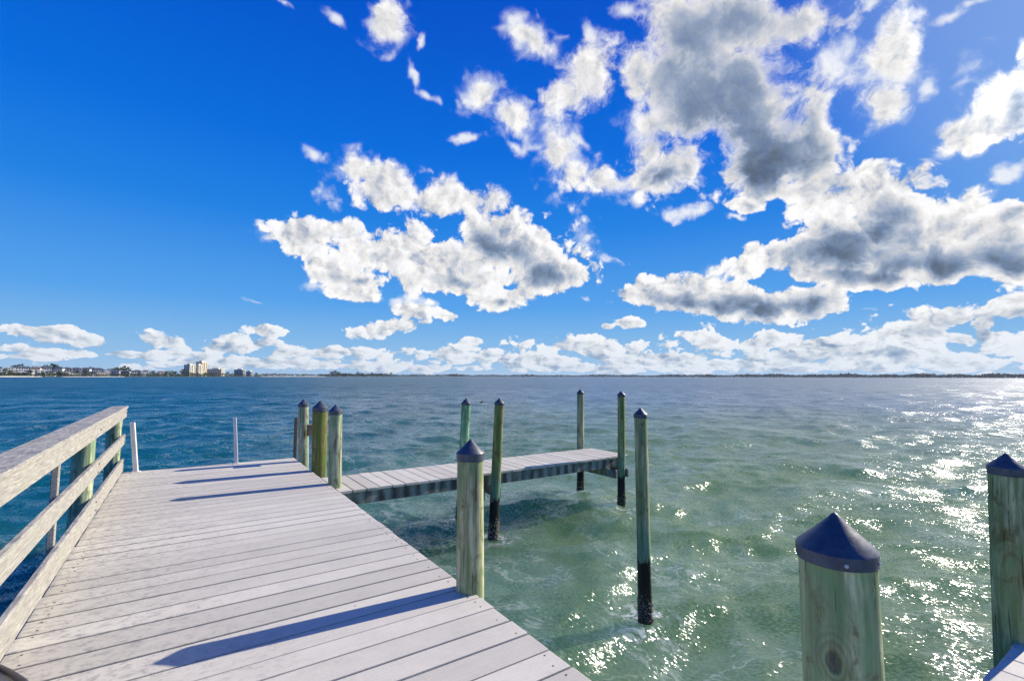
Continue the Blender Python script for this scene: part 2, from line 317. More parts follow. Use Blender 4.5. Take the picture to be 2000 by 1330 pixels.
def make_deck_mat():
    m, N, b = material('weathered_deck_paint')
    g = N.n('ShaderNodeNewGeometry'); pos = g.outputs['Position']
    x, y, z = N.sep(pos)[:3]
    rnd = N.n('ShaderNodeObjectInfo').outputs['Random']
    grain = N.noise(N.xyz(N.m('MULTIPLY', x, 1.6), N.m('MULTIPLY_ADD', y, 34.0, N.m('MULTIPLY', rnd, 90.0)), N.m('MULTIPLY', z, 30.0)), 2.2, 6, 0.62, 0.3)
    speck = N.noise(pos, 95, 3, 0.7)
    patch = N.noise(N.xyz(N.m('MULTIPLY', x, 0.8), y, rnd), 3.1, 5, 0.62, 0.3)
    grime = N.noise(N.xyz(N.m('MULTIPLY', x, 2.4), N.m('MULTIPLY', y, 3.4), rnd), 6.5, 9, 0.76, 0.4)
    # dirt gathers on the boards beside the railing
    near_rail = N.smooth(N.m('ADD', x, N.m('MULTIPLY', N.m('SUBTRACT', patch, 0.5), 1.6)), -0.75, 0.95, 1.0, 0.0)
    dirt = N.m('MULTIPLY', N.smooth(grime, 0.46, 0.66), N.m('MULTIPLY_ADD', near_rail, 0.9, 0.12))
    tone = N.m('MULTIPLY', N.lin(patch, 0.3, 0.7, 0.93, 1.06), N.lin(rnd, 0, 1, 0.85, 1.06))
    tone = N.m('MULTIPLY', tone, N.lin(speck, 0.3, 0.7, 0.93, 1.06))
    tone = N.m('MULTIPLY', tone, N.lin(grain, 0.35, 0.65, 0.96, 1.03))
    paint = N.v('SCALE', (0.605, 0.570, 0.480), scale=tone)
    col = N.mix(dirt, paint, (0.30, 0.285, 0.265))
    # scuffs where the paint has gone through, small dark pits
    worn = N.m('MULTIPLY', N.smooth(N.noise(N.xyz(N.m('MULTIPLY', x, 2.2), N.m('MULTIPLY', y, 16), rnd), 4.5, 6, 0.7), 0.66, 0.74), 0.55)
    col = N.mix(worn, col, (0.30, 0.28, 0.27))
    pits = N.n('ShaderNodeTexVoronoi', feature='F1'); N.put(pits, 'Vector', pos); N.put(pits, 'Scale', 7.0)
    pit_on = N.m('GREATER_THAN', N.sep(pits.outputs['Color'])[0], 0.86)
    col = N.mix(N.m('MULTIPLY', N.smooth(pits.outputs['Distance'], 0.035, 0.065, 0.8, 0.0), pit_on), col, (0.10, 0.09, 0.09))
    # dried white droppings
    drop = N.smooth(N.noise(pos, 6.5, 5, 0.7), 0.70, 0.76)
    col = N.mix(N.m('MULTIPLY', drop, 0.5), col, (0.66, 0.65, 0.64))
    N.put(b, 'Base Color', col); N.put(b, 'Roughness', N.lin(speck, 0.3, 0.7, 0.62, 0.8)); N.put(b, 'Specular IOR Level', 0.3)
    h = N.m('ADD', N.m('MULTIPLY', grain, 0.6), N.m('MULTIPLY', speck, 0.5))
    N.put(b, 'Normal', N.n('ShaderNodeBump', {'Strength': 0.35, 'Distance': 0.004, 'Height': h}))
    return m
deck_mat = make_deck_mat()

def make_board_mat(name, light, dark, along='Y', stain=0.5):
    """Bare weathered board with long grain, cathedral figure and grey lichen."""
    m, N, b = material(name)
    g = N.n('ShaderNodeNewGeometry'); pos = g.outputs['Position']
    x, y, z = N.sep(pos)[:3]
    rnd = N.n('ShaderNodeObjectInfo').outputs['Random']
    off = N.m('MULTIPLY', rnd, 17.0)
    if along == 'Y': v = N.xyz(N.m('MULTIPLY', x, 7.0), N.m('MULTIPLY_ADD', y, 0.55, off), N.m('MULTIPLY', z, 7.0))
    else: v = N.xyz(N.m('MULTIPLY_ADD', x, 0.55, off), N.m('MULTIPLY', y, 7.0), N.m('MULTIPLY', z, 7.0))
    warp = N.v('ADD', v, N.v('SCALE', N.v('SUBTRACT', N.noise(v, 1.2, 2, 0.5, out=1), (0.5, 0.5, 0.5)), scale=1.5))
    rings = N.n('ShaderNodeTexWave', wave_type='RINGS', rings_direction='Y' if along == 'Y' else 'X')
    N.put(rings, 'Vector', warp); N.put(rings, 'Scale', 2.6); N.put(rings, 'Distortion', 2.5); N.put(rings, 'Detail', 3.0); N.put(rings, 'Detail Scale', 1.2)
    fine = N.noise(v, 15, 6, 0.70)
    blotch = N.noise(N.xyz(x, N.m('MULTIPLY', y, 0.45), z) if along == 'Y' else pos, 13, 8, 0.72, 0.4)
    up = N.sep(g.outputs['Normal'])[2]
    k = N.m('ADD', N.m('MULTIPLY', rings.outputs[0], 0.35), N.m('MULTIPLY', N.smooth(fine, 0.35, 0.65), 0.65))
    col = N.mix(k, dark, light)
    lich = N.m('MULTIPLY', N.smooth(blotch, 0.47, 0.57), N.m('MULTIPLY_ADD', N.smooth(up, 0.3, 0.8), 0.55, stain * 0.45))
    col = N.mix(lich, col, (0.20, 0.195, 0.20))
    col = N.mix(N.m('MULTIPLY', N.smooth(N.noise(pos, 2.3, 3, 0.6), 0.5, 0.7), 0.25), col, (0.36, 0.40, 0.27))
    N.put(b, 'Base Color', col); N.put(b, 'Roughness', 0.82); N.put(b, 'Specular IOR Level', 0.25)
    h = N.m('ADD', N.m('MULTIPLY', k, 0.7), N.m('MULTIPLY', blotch, 0.6))
    N.put(b, 'Normal', N.n('ShaderNodeBump', {'Strength': 0.5, 'Distance': 0.005, 'Height': h}))
    return m
rail_mat = make_board_mat('weathered_rail_board', (0.50, 0.48, 0.42), (0.25, 0.235, 0.205))
brown_mat = make_board_mat('old_brown_timber', (0.17, 0.12, 0.08), (0.09, 0.06, 0.04), stain=0.3)

def make_joist_mat():
    """Pier side beam: pale green treated wood with dark rot runs below each plank joint."""
    m, N, b = material('drip_stained_beam')
    pos = N.n('ShaderNodeNewGeometry').outputs['Position']; x, y, z = N.sep(pos)[:3]
    streak = N.noise(N.xyz(N.m('MULTIPLY', x, 5.2), N.m('MULTIPLY', y, 5.2), N.m('MULTIPLY', z, 1.6)), 2.0, 5, 0.6, 0.2)
    runs = N.m('SINE', N.m('MULTIPLY', N.m('ADD', x, N.m('MULTIPLY', streak, 0.10)), 2 * math.pi / 0.19))
    k = N.smooth(N.m('MULTIPLY_ADD', N.m('SUBTRACT', streak, 0.5), 3.2, N.m('MULTIPLY', runs, 0.55)), -0.9, 0.9)
    big = N.noise(pos, 1.3, 3, 0.6)
    col = N.mix(k, (0.085, 0.064, 0.045), (0.34, 0.36, 0.29))
    col = N.mix(N.smooth(big, 0.5, 0.65, 0.0, 0.7), col, (0.10, 0.105, 0.045))
    N.put(b, 'Base Color', col); N.put(b, 'Roughness', 0.8)
    N.put(b, 'Normal', N.n('ShaderNodeBump', {'Strength': 0.4, 'Distance': 0.006, 'Height': streak}))
    return m
joist_mat = make_joist_mat()

def make_piling_mat(name, knot=None):
    """Round treated pile: vertical checks, green copper tint, moss (object colour alpha), black tide zone near the water."""
    m, N, b = material(name)
    oc = N.n('ShaderNodeTexCoord').outputs['Object']; x, y, z = N.sep(oc)[:3]
    info = N.n('ShaderNodeObjectInfo'); rnd = info.outputs['Random']
    off = N.m('MULTIPLY', rnd, 31.0)
    v = N.xyz(N.m('ADD', x, off), y, N.m('MULTIPLY', z, 0.075))
    streak = N.noise(v, 26, 6, 0.65, 0.25)
    broad = N.noise(N.xyz(N.m('ADD', x, off), y, N.m('MULTIPLY', z, 0.28)), 7, 4, 0.6, 0.5)
    blot = N.noise(N.xyz(N.m('ADD', x, off), y, N.m('MULTIPLY', z, 0.6)), 11, 6, 0.68, 0.6)
    col = N.mix(N.smooth(streak, 0.30, 0.68), (0.150, 0.165, 0.105), (0.56, 0.57, 0.41))
    col = N.mix(N.smooth(broad, 0.45, 0.62, 0, 0.6), col, (0.17, 0.28, 0.19))
    col = N.mix(N.smooth(blot, 0.52, 0.66, 0, 0.8), col, (0.125, 0.105, 0.06))
    col = N.mix(1.0, col, info.outputs['Color'], 'MULTIPLY')
    mossy = N.m('SUBTRACT', 1.0, info.outputs['Alpha'])
    mk = N.m('MULTIPLY', N.smooth(N.m('ADD', broad, N.m('MULTIPLY', mossy, 0.22)), 0.50, 0.62), N.m('MULTIPLY', mossy, 0.85))
    col = N.mix(mk, col, N.mix(N.smooth(blot, 0.4, 0.6), (0.10, 0.20, 0.012), (0.17, 0.135, 0.02)))
    crack = N.noise(N.xyz(N.m('ADD', x, off), y, N.m('MULTIPLY', z, 0.03)), 48, 3, 0.5, 0.1)
    ck = N.smooth(crack, 0.655, 0.69)
    col = N.mix(N.m('MULTIPLY', ck, 0.8), col, (0.045, 0.04, 0.03))
    h = N.m('SUBTRACT', N.m('ADD', N.m('MULTIPLY', streak, 0.7), N.m('MULTIPLY', blot, 0.2)), ck)
    if knot:
        kv = N.v('SUBTRACT', oc, knot); kx, ky, kz = N.sep(kv)[:3]
        kd = N.v('LENGTH', N.xyz(N.m('MULTIPLY', kx, 44), N.m('MULTIPLY', ky, 44), N.m('MULTIPLY', kz, 28)))
        kd = N.m('ADD', kd, N.m('ADD', N.m('MULTIPLY', N.m('SUBTRACT', blot, 0.5), 0.8), N.m('MULTIPLY', N.m('SUBTRACT', streak, 0.5), 0.9)))
        rings = N.m('SINE', N.m('MULTIPLY', kd, 9.0))
        ring_zone = N.smooth(kd, 0.7, 4.2, 1.0, 0.0)
        col = N.mix(N.m('MULTIPLY', ring_zone, N.lin(rings, -1, 1, 0.10, 0.45)), col, (0.11, 0.075, 0.035))
        col = N.mix(N.smooth(kd, 0.55, 1.05, 0.8, 0.0), col, N.mix(N.smooth(streak, 0.4, 0.6), (0.07, 0.055, 0.04), (0.17, 0.15, 0.12)))
        h = N.m('SUBTRACT', h, N.smooth(kd, 0.6, 1.1, 0.8, 0.0))
    wob = N.m('ADD', N.m('MULTIPLY', N.m('SUBTRACT', blot, 0.5), 0.26), N.m('MULTIPLY', N.m('SUBTRACT', streak, 0.5), 0.20))
    zz = N.m('ADD', z, wob)
    teal = N.m('MULTIPLY', N.smooth(zz, 0.62, 1.15, 1.0, 0.0), 0.65)
    col = N.mix(teal, col, N.mix(N.smooth(streak, 0.35, 0.65), (0.06, 0.17, 0.12), (0.20, 0.36, 0.26)))
    tide = N.smooth(zz, 0.57, 0.63, 1.0, 0.0)
    col = N.mix(tide, col, N.mix(N.smooth(streak, 0.5, 0.7), (0.009, 0.009, 0.010), (0.022, 0.024, 0.024)))
    shell = N.m('MULTIPLY', N.smooth(zz, 0.16, 0.34, 1.0, 0.0), N.smooth(N.noise(oc, 42, 4, 0.7), 0.50, 0.62))
    col = N.mix(shell, col, (0.11, 0.085, 0.045))
    N.put(b, 'Base Color', col); N.put(b, 'Roughness', N.mix(tide, 0.78, 0.42)); N.put(b, 'Specular IOR Level', 0.3)
    N.put(b, 'Normal', N.n('ShaderNodeBump', {'Strength': 0.75, 'Distance': 0.012, 'Height': h}))
    return m
pile_mat = make_piling_mat('treated_pile_wood')

def make_cap_mat():
    m, N, b = material('slate_plastic_cap')
    oc = N.n('ShaderNodeTexCoord').outputs['Object']
    n = N.noise(oc, 22, 5, 0.65, 0.4); s2 = N.noise(oc, 140, 2, 0.6)
    z = N.sep(oc)[2]
    col = N.mix(N.smooth(n, 0.38, 0.66), (0.044, 0.057, 0.084), (0.078, 0.092, 0.122))
    col = N.mix(N.smooth(s2, 0.66, 0.74, 0, 0.35), col, (0.24, 0.25, 0.27))
    N.put(b, 'Base Color', col); N.put(b, 'Roughness', N.lin(n, 0.3, 0.7, 0.34, 0.50))
    N.put(b, 'Normal', N.n('ShaderNodeBump', {'Strength': 0.3, 'Distance': 0.004, 'Height': n}))
    return m
cap_mat = make_cap_mat()
screw_mat = plain('pale_screw', (0.55, 0.55, 0.52), 0.4, 0.1)
barnacle_mat = plain('barnacle_shell', (0.26, 0.22, 0.16), 0.85, 0.5, 30)
weed_mat = plain('yellow_weed', (0.20, 0.20, 0.035), 0.9, 0.35, 25)
bolt_mat = plain('rusty_bolt', (0.16, 0.11, 0.06), 0.7, 0.4, 30)
white_mat = plain('white_channel', (0.68, 0.66, 0.63), 0.5, 0.10, 9)
hose_mat = plain('dark_hose_rubber', (0.055, 0.045, 0.055), 0.42, 0.3, 20)

# ================================================================ water
def make_water_mat(piles):
    m, N, b = material('bay_water')
    pos = N.n('ShaderNodeNewGeometry').outputs['Position']; x, y, z = N.sep(pos)[:3]
    dist = N.v('LENGTH', N.xyz(x, y, 0.0))
    far = N.smooth(dist, 12, 130)
    # chop: slopes taken straight from noise colour, so they hold at every distance
    ca, sa = math.cos(R(22)), math.sin(R(22))
    u = N.m('ADD', N.m('MULTIPLY', x, ca), N.m('MULTIPLY', y, sa)); w = N.m('SUBTRACT', N.m('MULTIPLY', y, ca), N.m('MULTIPLY', x, sa))
    p2 = N.xyz(N.m('MULTIPLY', u, 1.0), N.m('MULTIPLY', w, 0.62), 0.0)
    def slope(scale, detail, rough, gain):
        c = N.v('SUBTRACT', N.noise(p2, scale, detail, rough, 0.25, out=1), (0.5, 0.5, 0.5))
        return N.v('MULTIPLY', N.v('SCALE', c, scale=gain), (1.0, 1.0, 0.0))
    s1 = slope(3.6, 5, 0.66, N.lin(far, 0, 1, 1.25, 1.1))
    s2 = slope(0.40, 4, 0.62, N.m('MULTIPLY', far, 1.1))
    s3 = slope(36.0, 3, 0.6, 2.0)
    gust = N.noise(N.xyz(N.m('MULTIPLY', u, 0.03), N.m('MULTIPLY', w, 0.10), 0.0), 1.0, 5, 0.6, 0.3)
    paw = N.lin(gust, 0.32, 0.68, 0.55, 1.45)
    s1 = N.v('SCALE', s1, scale=paw); s2 = N.v('SCALE', s2, scale=paw)
    nrm = N.n('ShaderNodeNewGeometry').outputs['Normal']
    nn = N.v('NORMALIZE', N.v('ADD', nrm, N.v('ADD', s3, N.v('ADD', s1, s2))))
    # murk: green by the dock; left blue and far grey carry painted sky reflection
    big = N.noise(N.xyz(N.m('MULTIPLY', x, 1.0), N.m('MULTIPLY', y, 1.0), 0.0), 0.05, 3, 0.55)
    cloudy = N.noise(N.xyz(x, y, 0.0), 0.55, 4, 0.6, 0.8)
    azure = N.smooth(N.m('ADD', N.m('DIVIDE', N.m('SUBTRACT', N.m('MULTIPLY', y, 0.10), N.m('MULTIPLY', x, 0.16)), N.m('MULTIPLY_ADD', dist, 0.045, 1.0)), N.m('MULTIPLY', N.m('SUBTRACT', big, 0.5), 1.2)), -0.9, 1.1)
    green = N.mix(N.smooth(cloudy, 0.35, 0.68), (0.112, 0.192, 0.078), (0.170, 0.255, 0.150))
    blue = N.mix(N.smooth(cloudy, 0.35, 0.68), (0.003, 0.075, 0.096), (0.005, 0.110, 0.130))
    col = N.mix(azure, green, blue)
    far_col = N.mix(azure, (0.125, 0.185, 0.220), (0.004, 0.075, 0.098))  # far tones: reflected sky put into the body colour
    col = N.mix(N.smooth(dist, 8, 60), col, far_col)
    # foam: ragged flecks on the crests, lace round the wet piles
    fl = N.noise(N.xyz(N.m('MULTIPLY', u, 0.5), N.m('MULTIPLY', w, 1.3), 0.0), 1.1, 7, 0.7, 0.6)
    lace = N.noise(pos, 5.0, 6, 0.72, 0.8)
    crest = N.m('ADD', fl, N.m('MULTIPLY', z, 0.35))
    foam = N.m('MULTIPLY', N.smooth(crest, 0.735, 0.79), N.smooth(lace, 0.46, 0.60))
    pd = None
    for px_, py_ in piles:
        dd = N.v('DISTANCE', N.xyz(x, y, 0.0), (px_, py_, 0.0))
        pd = dd if pd is None else N.m('MINIMUM', pd, dd)
    ring = N.m('MULTIPLY', N.smooth(pd, 0.12, 0.55, 1.0, 0.0), N.smooth(lace, 0.50, 0.60))
    foam = N.m('MAXIMUM', foam, N.m('MULTIPLY', ring, 0.6))
    # fine pale lines of spume drawn out by the wind
    line = N.noise(N.v('ADD', p2, N.v('SCALE', N.noise(p2, 1.3, 3, 0.6, out=1), scale=0.9)), 1.5, 5, 0.62, 0.5)
    vein = N.m('MULTIPLY', N.smooth(N.m('ABSOLUTE', N.m('SUBTRACT', line, 0.5)), 0.0, 0.022, 1.0, 0.0), N.smooth(cloudy, 0.42, 0.62))
    vein = N.m('MULTIPLY', vein, N.smooth(dist, 20, 60, 0.42, 0.0))
    col = N.mix(vein, col, (0.50, 0.56, 0.52))
    col = N.mix(foam, col, (0.72, 0.76, 0.76))
    N.put(b, 'Base Color', col)
    capillary = N.noise(p2, 17.0, 5, 0.7)
    rough = N.smooth(capillary, 0.36, 0.62, 0.06, 0.27)
    N.put(b, 'Roughness', N.m('MAXIMUM', N.mix(far, rough, 0.34), N.m('MULTIPLY', foam, 0.6)))
    b.subsurface_method = 'BURLEY'
    N.put(b, 'Subsurface Weight', 0.75); N.put(b, 'Subsurface Radius', (0.5, 1.0, 0.8)); N.put(b, 'Subsurface Scale', 3.5)
    N.put(b, 'IOR', 1.333); N.put(b, 'Normal', nn)
    return m

PILE_BASES = [(4.11, 6.59), (7.21, 7.8), (7.04, 6.65), (4.09, 3.55), (4.28, 7.95), (1.86, 0.78), (4.17, 0.82)]
def make_water():
    yaw = YAW
    na = 900
    fine = np.linspace(yaw - R(58), yaw + R(58), na)
    coarse = np.linspace(yaw + R(58), yaw - R(58) + 2 * math.pi, 150)[1:-1]
    ang = np.concatenate([fine, coarse]); nang = len(ang)
    rad = [0.6]
    while rad[-1] < 170: rad.append(rad[-1] + max(0.022, 0.0066 * rad[-1]))
    while rad[-1] < 9000: rad.append(rad[-1] * 1.09)
    rad = np.array(rad); nr = len(rad)
    A, Rr = np.meshgrid(ang, rad)
    X = Rr * np.sin(A); Y = Rr * np.cos(A)
    Z = np.zeros_like(X); DX = np.zeros_like(X); DY = np.zeros_like(X)
    near = Rr[:, 0] < 190; k0 = int(near.sum())
    x, y, r = X[:k0], Y[:k0], Rr[:k0]
    step = np.maximum(0.022, 0.0066 * r)
    # slow bend of the wave trains so that nothing repeats
    bx = x + 0.5 * np.sin(0.31 * y + 1.0) + 0.35 * np.sin(0.73 * x + 0.4 * y)
    by = y + 0.5 * np.sin(0.27 * x + 2.0) + 0.35 * np.sin(0.66 * y - 0.5 * x)
    nw = 84
    lam = np.exp(np.linspace(math.log(0.28), math.log(6.5), nw)) * rng.uniform(0.93, 1.07, nw)
    head = R(205) + rng.normal(0, R(38), nw)
    ph = rng.uniform(0, 2 * math.pi, nw)
    for l, h, p in zip(lam, head, ph):
        k = 2 * math.pi / l
        sl = 0.043 if l < 1.0 else 0.043 * (1.0 / l) ** 0.50
        amp = sl / k
        lod = np.clip((l / step - 3.0) / 4.0, 0, 1)
        q = k * (math.sin(h) * bx + math.cos(h) * by) + p
        Z[:k0] += amp * lod * np.cos(q)
        s_ = 0.8 * amp * lod * np.sin(q)
        DX[:k0] -= math.sin(h) * s_; DY[:k0] -= math.cos(h) * s_
    X = X + DX; Y = Y + DY
    V = np.stack([X, Y, Z], -1).reshape(-1, 3)
    i, j = np.meshgrid(np.arange(nr - 1), np.arange(nang), indexing='ij')
    j2 = (j + 1) % nang
    F = np.stack([i * nang + j, (i + 1) * nang + j, (i + 1) * nang + j2, i * nang + j2], -1).reshape(-1, 4)
    nv = len(V)
    V = np.vstack([V, [[0, 0, 0]]])
    me = bpy.data.meshes.new('water')
    me.vertices.add(len(V)); me.vertices.foreach_set('co', V.astype(np.float32).ravel())
    hub = np.stack([np.full(nang, nv), np.arange(nang), (np.arange(nang) + 1) % nang], -1)
    loops = np.concatenate([F.ravel(), hub.ravel()])
    me.loops.add(len(loops)); me.loops.foreach_set('vertex_index', loops.astype(np.int32))
    starts = np.concatenate([np.arange(len(F)) * 4, len(F) * 4 + np.arange(nang) * 3])
    me.polygons.add(len(starts)); me.polygons.foreach_set('loop_start', starts.astype(np.int32))
    me.polygons.foreach_set('use_smooth', np.ones(len(starts), dtype=bool))
    me.update(calc_edges=True)
    me.validate()
    if me.polygons[0].normal.z < 0: me.flip_normals()
    me.materials.append(make_water_mat(PILE_BASES))
    place('water', me, kind='structure', label='choppy green and blue bay water with sun glitter')
make_water()

# ================================================================ far shores
FWD = Vector((math.sin(YAW), math.cos(YAW), 0)); RGT = Vector((math.cos(YAW), -math.sin(YAW), 0))
def shore_at(bearing, depth):
    """Ground point at a bearing (tangent of the angle right of the bay's axis) and a depth along that axis."""
    return FWD * depth + RGT * (bearing * depth)
SHORE = [(-1.60, 520), (-1.25, 600), (-1.06, 660), (-0.85, 840), (-0.64, 1200), (-0.42, 1650), (-0.25, 2400), (-0.12, 3500), (0.0, 4100), (0.3, 3500), (0.6, 2900), (1.1, 2350), (1.6, 2100)]
def shore_depth(b):
    for (b0_, d0), (b1_, d1) in zip(SHORE, SHORE[1:]):
        if b0_ <= b <= b1_: return d0 + (d1 - d0) * (b - b0_) / (b1_ - b0_)
    return SHORE[-1][1] if b > 0 else SHORE[0][1]
land_mat = plain('shore_ground', (0.075, 0.085, 0.04), 0.95, 0.3, 0.05)
sand_mat = plain('beach_sand', (0.58, 0.52, 0.40), 0.95, 0.12, 0.2)
vs, fs = [], []
bs = [-1.6 + i * 0.02 for i in range(161)]
for i, b_ in enumerate(bs):
    d0 = shore_depth(b_)
    for q, zz in ((0, -0.6), (6, 0.7), (40, 1.4), (520, 1.8), (560, -0.6)):
        p = shore_at(b_, d0 + q); vs.append((p.x, p.y, zz))
for i in range(len(bs) - 1):
    for j in range(4): fs.append((i * 5 + j, i * 5 + j + 1, (i + 1) * 5 + j + 1, (i + 1) * 5 + j))
land_me = mesh('shore_land', vs, [f[::-1] for f in fs], land_mat)
place('shore_land', land_me, kind='structure', label='low land along the far side of the bay')
def beach(b0_, b1_, width, top, n=24):
    vs, fs = [], []
    for i in range(n + 1):
        b_ = b0_ + (b1_ - b0_) * i / n; d0 = shore_depth(b_)
        e = math.sin(math.pi * min(1, max(0, i / n))) ** 0.3 * rng.uniform(0.85, 1.1)
        for q, zz in ((-9 * e, -0.3), (-2, 0.9 * e + 0.02), (width * e + 0.5, top * e + 0.75), (width * e + 3, 0.2)):
            p = shore_at(b_, d0 + q); vs.append((p.x, p.y, zz))
    for i in range(n):
        for j in range(3): fs.append(((i + 1) * 4 + j, (i + 1) * 4 + j + 1, i * 4 + j + 1, i * 4 + j))
    return mesh('beach', vs, fs, sand_mat)
place('beach', beach(-1.55, -0.97, 16, 1.6), kind='structure', label='pale sand beach at the left end of the far shore')
place('beach', beach(-0.52, -0.385, 14, 0.9), kind='structure', label='pale sand strip right of the apartment towers')
place('beach', beach(-0.93, -0.80, 8, 0.2), kind='structure', label='narrow pale sand strip below the shore houses')

leaf_mats = [plain('dark_leaves', (0.030, 0.055, 0.025), 0.8, 0.4, 0.4), plain('olive_leaves', (0.065, 0.085, 0.028), 0.8, 0.4, 0.4), plain('bright_leaves', (0.085, 0.12, 0.03), 0.8, 0.4, 0.4)]
bark_mat = plain('bark', (0.10, 0.08, 0.06), 0.9, 0.3, 2)
def leaf_clumps(mb, c, rx, rz, n, size):
    for _ in range(n):
        a = rng.uniform(0, 2 * math.pi); t = rng.uniform(-1, 1); rr = rng.uniform(0.45, 1.0) ** 0.5
        s_ = math.sqrt(1 - t * t)
        p = Vector((c[0] + rx * rr * s_ * math.cos(a), c[1] + rx * rr * s_ * math.sin(a), c[2] + rz * rr * t))
        e = [Vector(rng.normal(0, 1, 3)).normalized() * size * rng.uniform(0.6, 1.2) for _ in range(4)]
        mb.add([p + e[0], p + e[1], p + e[2], p + e[3]], [(0, 1, 2), (0, 2, 3), (0, 3, 1), (1, 3, 2)])
def broad_tree(h, spread, mat, seed):
    tr = MB(); tr.tube([(0, 0, -0.5), (0.1, 0, h * 0.25), (0.25, 0.1, h * 0.5)], [h * 0.032, h * 0.025, h * 0.014], 7)
    for k in range(4):
        a = k * 1.6 + seed
        tr.tube([(0.15, 0.05, h * (0.28 + 0.05 * k)), (math.cos(a) * spread * 0.5, math.sin(a) * spread * 0.5, h * (0.55 + 0.05 * k))], [h * 0.014, h * 0.006], 5)
    cr = MB()
    for k in range(6):
        a = k * 1.05 + seed; q = spread * (0.55 if k else 0.0)
        leaf_clumps(cr, (math.cos(a) * q, math.sin(a) * q, h * rng.uniform(0.55, 0.80)), spread * 0.5, h * 0.20, 26, h * 0.065)
    return tr.make('trunk', bark_mat), cr.make('crown', mat)
def palm_tree(h, mat, seed):
    tr = MB(); tr.tube([(0, 0, -0.5), (0.2, 0, h * 0.5), (0.7, 0.1, h * 0.93)], [0.24, 0.18, 0.14], 7)
    cr = MB()
    for k in range(15):
        a = k * 2.4 + seed; L = h * 0.30; el_ = rng.uniform(-0.5, 0.9)
        p = [Vector((0.7, 0.1, h * 0.93))]
        for q in range(1, 5):
            t = q / 4
            p.append(p[0] + Vector((math.cos(a), math.sin(a), 0)) * (L * t) + Vector((0, 0, L * (el_ * t - 0.75 * t * t))))
        side = Vector((-math.sin(a), math.cos(a), 0)) * 0.35
        for q in range(4): cr.add([p[q] - side, p[q] + side, p[q + 1] + side * 0.7, p[q + 1] - side * 0.7, (p[q] + p[q + 1]) / 2 - Vector((0, 0, 0.3))], [(0, 1, 2, 3), (0, 4, 1), (2, 4, 3)])
    return tr.make('trunk', bark_mat), cr.make('crown', mat)
tree_kinds = [broad_tree(11, 5.0, leaf_mats[0], 0.3), broad_tree(9, 4.4, leaf_mats[1], 1.1), broad_tree(13, 4.6, leaf_mats[0], 2.2), broad_tree(7, 4.2, leaf_mats[2], 3.0)]
palm_kinds = [palm_tree(11, leaf_mats[1], 0.2), palm_tree(9, leaf_mats[0], 1.4)]
KIND = ('rounded dark green', 'spreading olive green', 'tall dark green', 'low bright green')
def put_tree(kind, b_, back, s, label, group, name='broadleaf_tree', cat='tree', zz=1.2):
    p = shore_at(b_, shore_depth(b_) + back)
    t = thing(name, (p.x, p.y, zz), rng.uniform(0, 6.28), label=label, cat=cat, group=group)
    t.scale = (s * rng.uniform(0.9, 1.15), s * rng.uniform(0.9, 1.15), s)
    place('trunk', kind[0], t); place('crown', kind[1], t)
for i in range(52):
    b_ = -1.09 + 0.43 * (i + rng.uniform(0, 1)) / 52
    k = rng.integers(0, 4)
    put_tree(tree_kinds[k], b_, rng.uniform(14, 95), rng.uniform(0.65, 1.05), KIND[k] + ' tree growing among the houses on the far left shore', 'trees among the shore houses')
for i in range(12):
    b_ = -1.08 + 0.42 * (i + rng.uniform(0, 1)) / 12
    put_tree(palm_kinds[i % 2], b_, rng.uniform(10, 40), rng.uniform(0.8, 1.1), ('tall olive', 'shorter dark')[i % 2] + ' palm in front of the houses on the far left shore', 'palms in front of the shore houses', 'palm_tree', 'palm')
for i in range(20):
    b_ = -0.72 + 0.20 * (i + rng.uniform(0, 1)) / 20
    tall = 1.5 if i < 5 else 0.9
    k = rng.integers(0, 4)
    put_tree(tree_kinds[k], b_, rng.uniform(12, 60), tall * rng.uniform(0.8, 1.1), KIND[k] + ' tree at the foot of the distant apartment towers', 'trees below the apartment towers')
for i, (b_, s_) in enumerate([(-0.372, 2.1), (-0.365, 1.9), (-0.358, 2.0), (-0.318, 1.6), (-0.311, 1.7), (-0.29, 1.5), (-0.27, 1.5), (-0.25, 1.6)]):
    put_tree(tree_kinds[(0, 2)[i % 2]], b_, 25, s_, 'tall dark tree standing clear of the low shoreline right of the towers', 'tall trees on the middle shoreline')

def woods(name, label, b0_, b1_, n, hmin, hmax, back, mat, clumps=16):
    mb = MB()
    for i in range(n):
        b_ = b0_ + (b1_ - b0_) * (i + rng.uniform(0, 1)) / n
        d0 = shore_depth(b_); h = rng.uniform(hmin, hmax) * (1 + 0.25 * math.sin(b_ * 61) * math.sin(b_ * 23 + 1)); q = rng.uniform(*back)
        p = shore_at(b_, d0 + q)
        leaf_clumps(mb, (p.x, p.y, 1.2 + h * 0.52), max(h * 0.62, d0 * 0.0026), h * 0.46, clumps, h * 0.24)
    place(name, mb.make(name, mat), kind='stuff', label=label)
woods('woods', 'dark mass of trees behind the houses on the far left shore', -1.40, -0.80, 420, 12, 17, (105, 170), leaf_mats[0])
woods('woods', 'low green trees behind the apartment towers', -0.82, -0.38, 200, 6, 10, (70, 200), leaf_mats[1])
woods('woods', 'low tree line along the middle of the far shore', -0.40, -0.12, 260, 9, 14, (10, 120), leaf_mats[0])
woods('woods', 'thin dark tree line on the horizon straight across the bay', -0.13, 0.42, 480, 12, 18, (10, 60), leaf_mats[0], 20)
woods('woods', 'long dark tree line on the far right shore', 0.40, 1.55, 700, 14, 21, (10, 60), leaf_mats[0], 26)

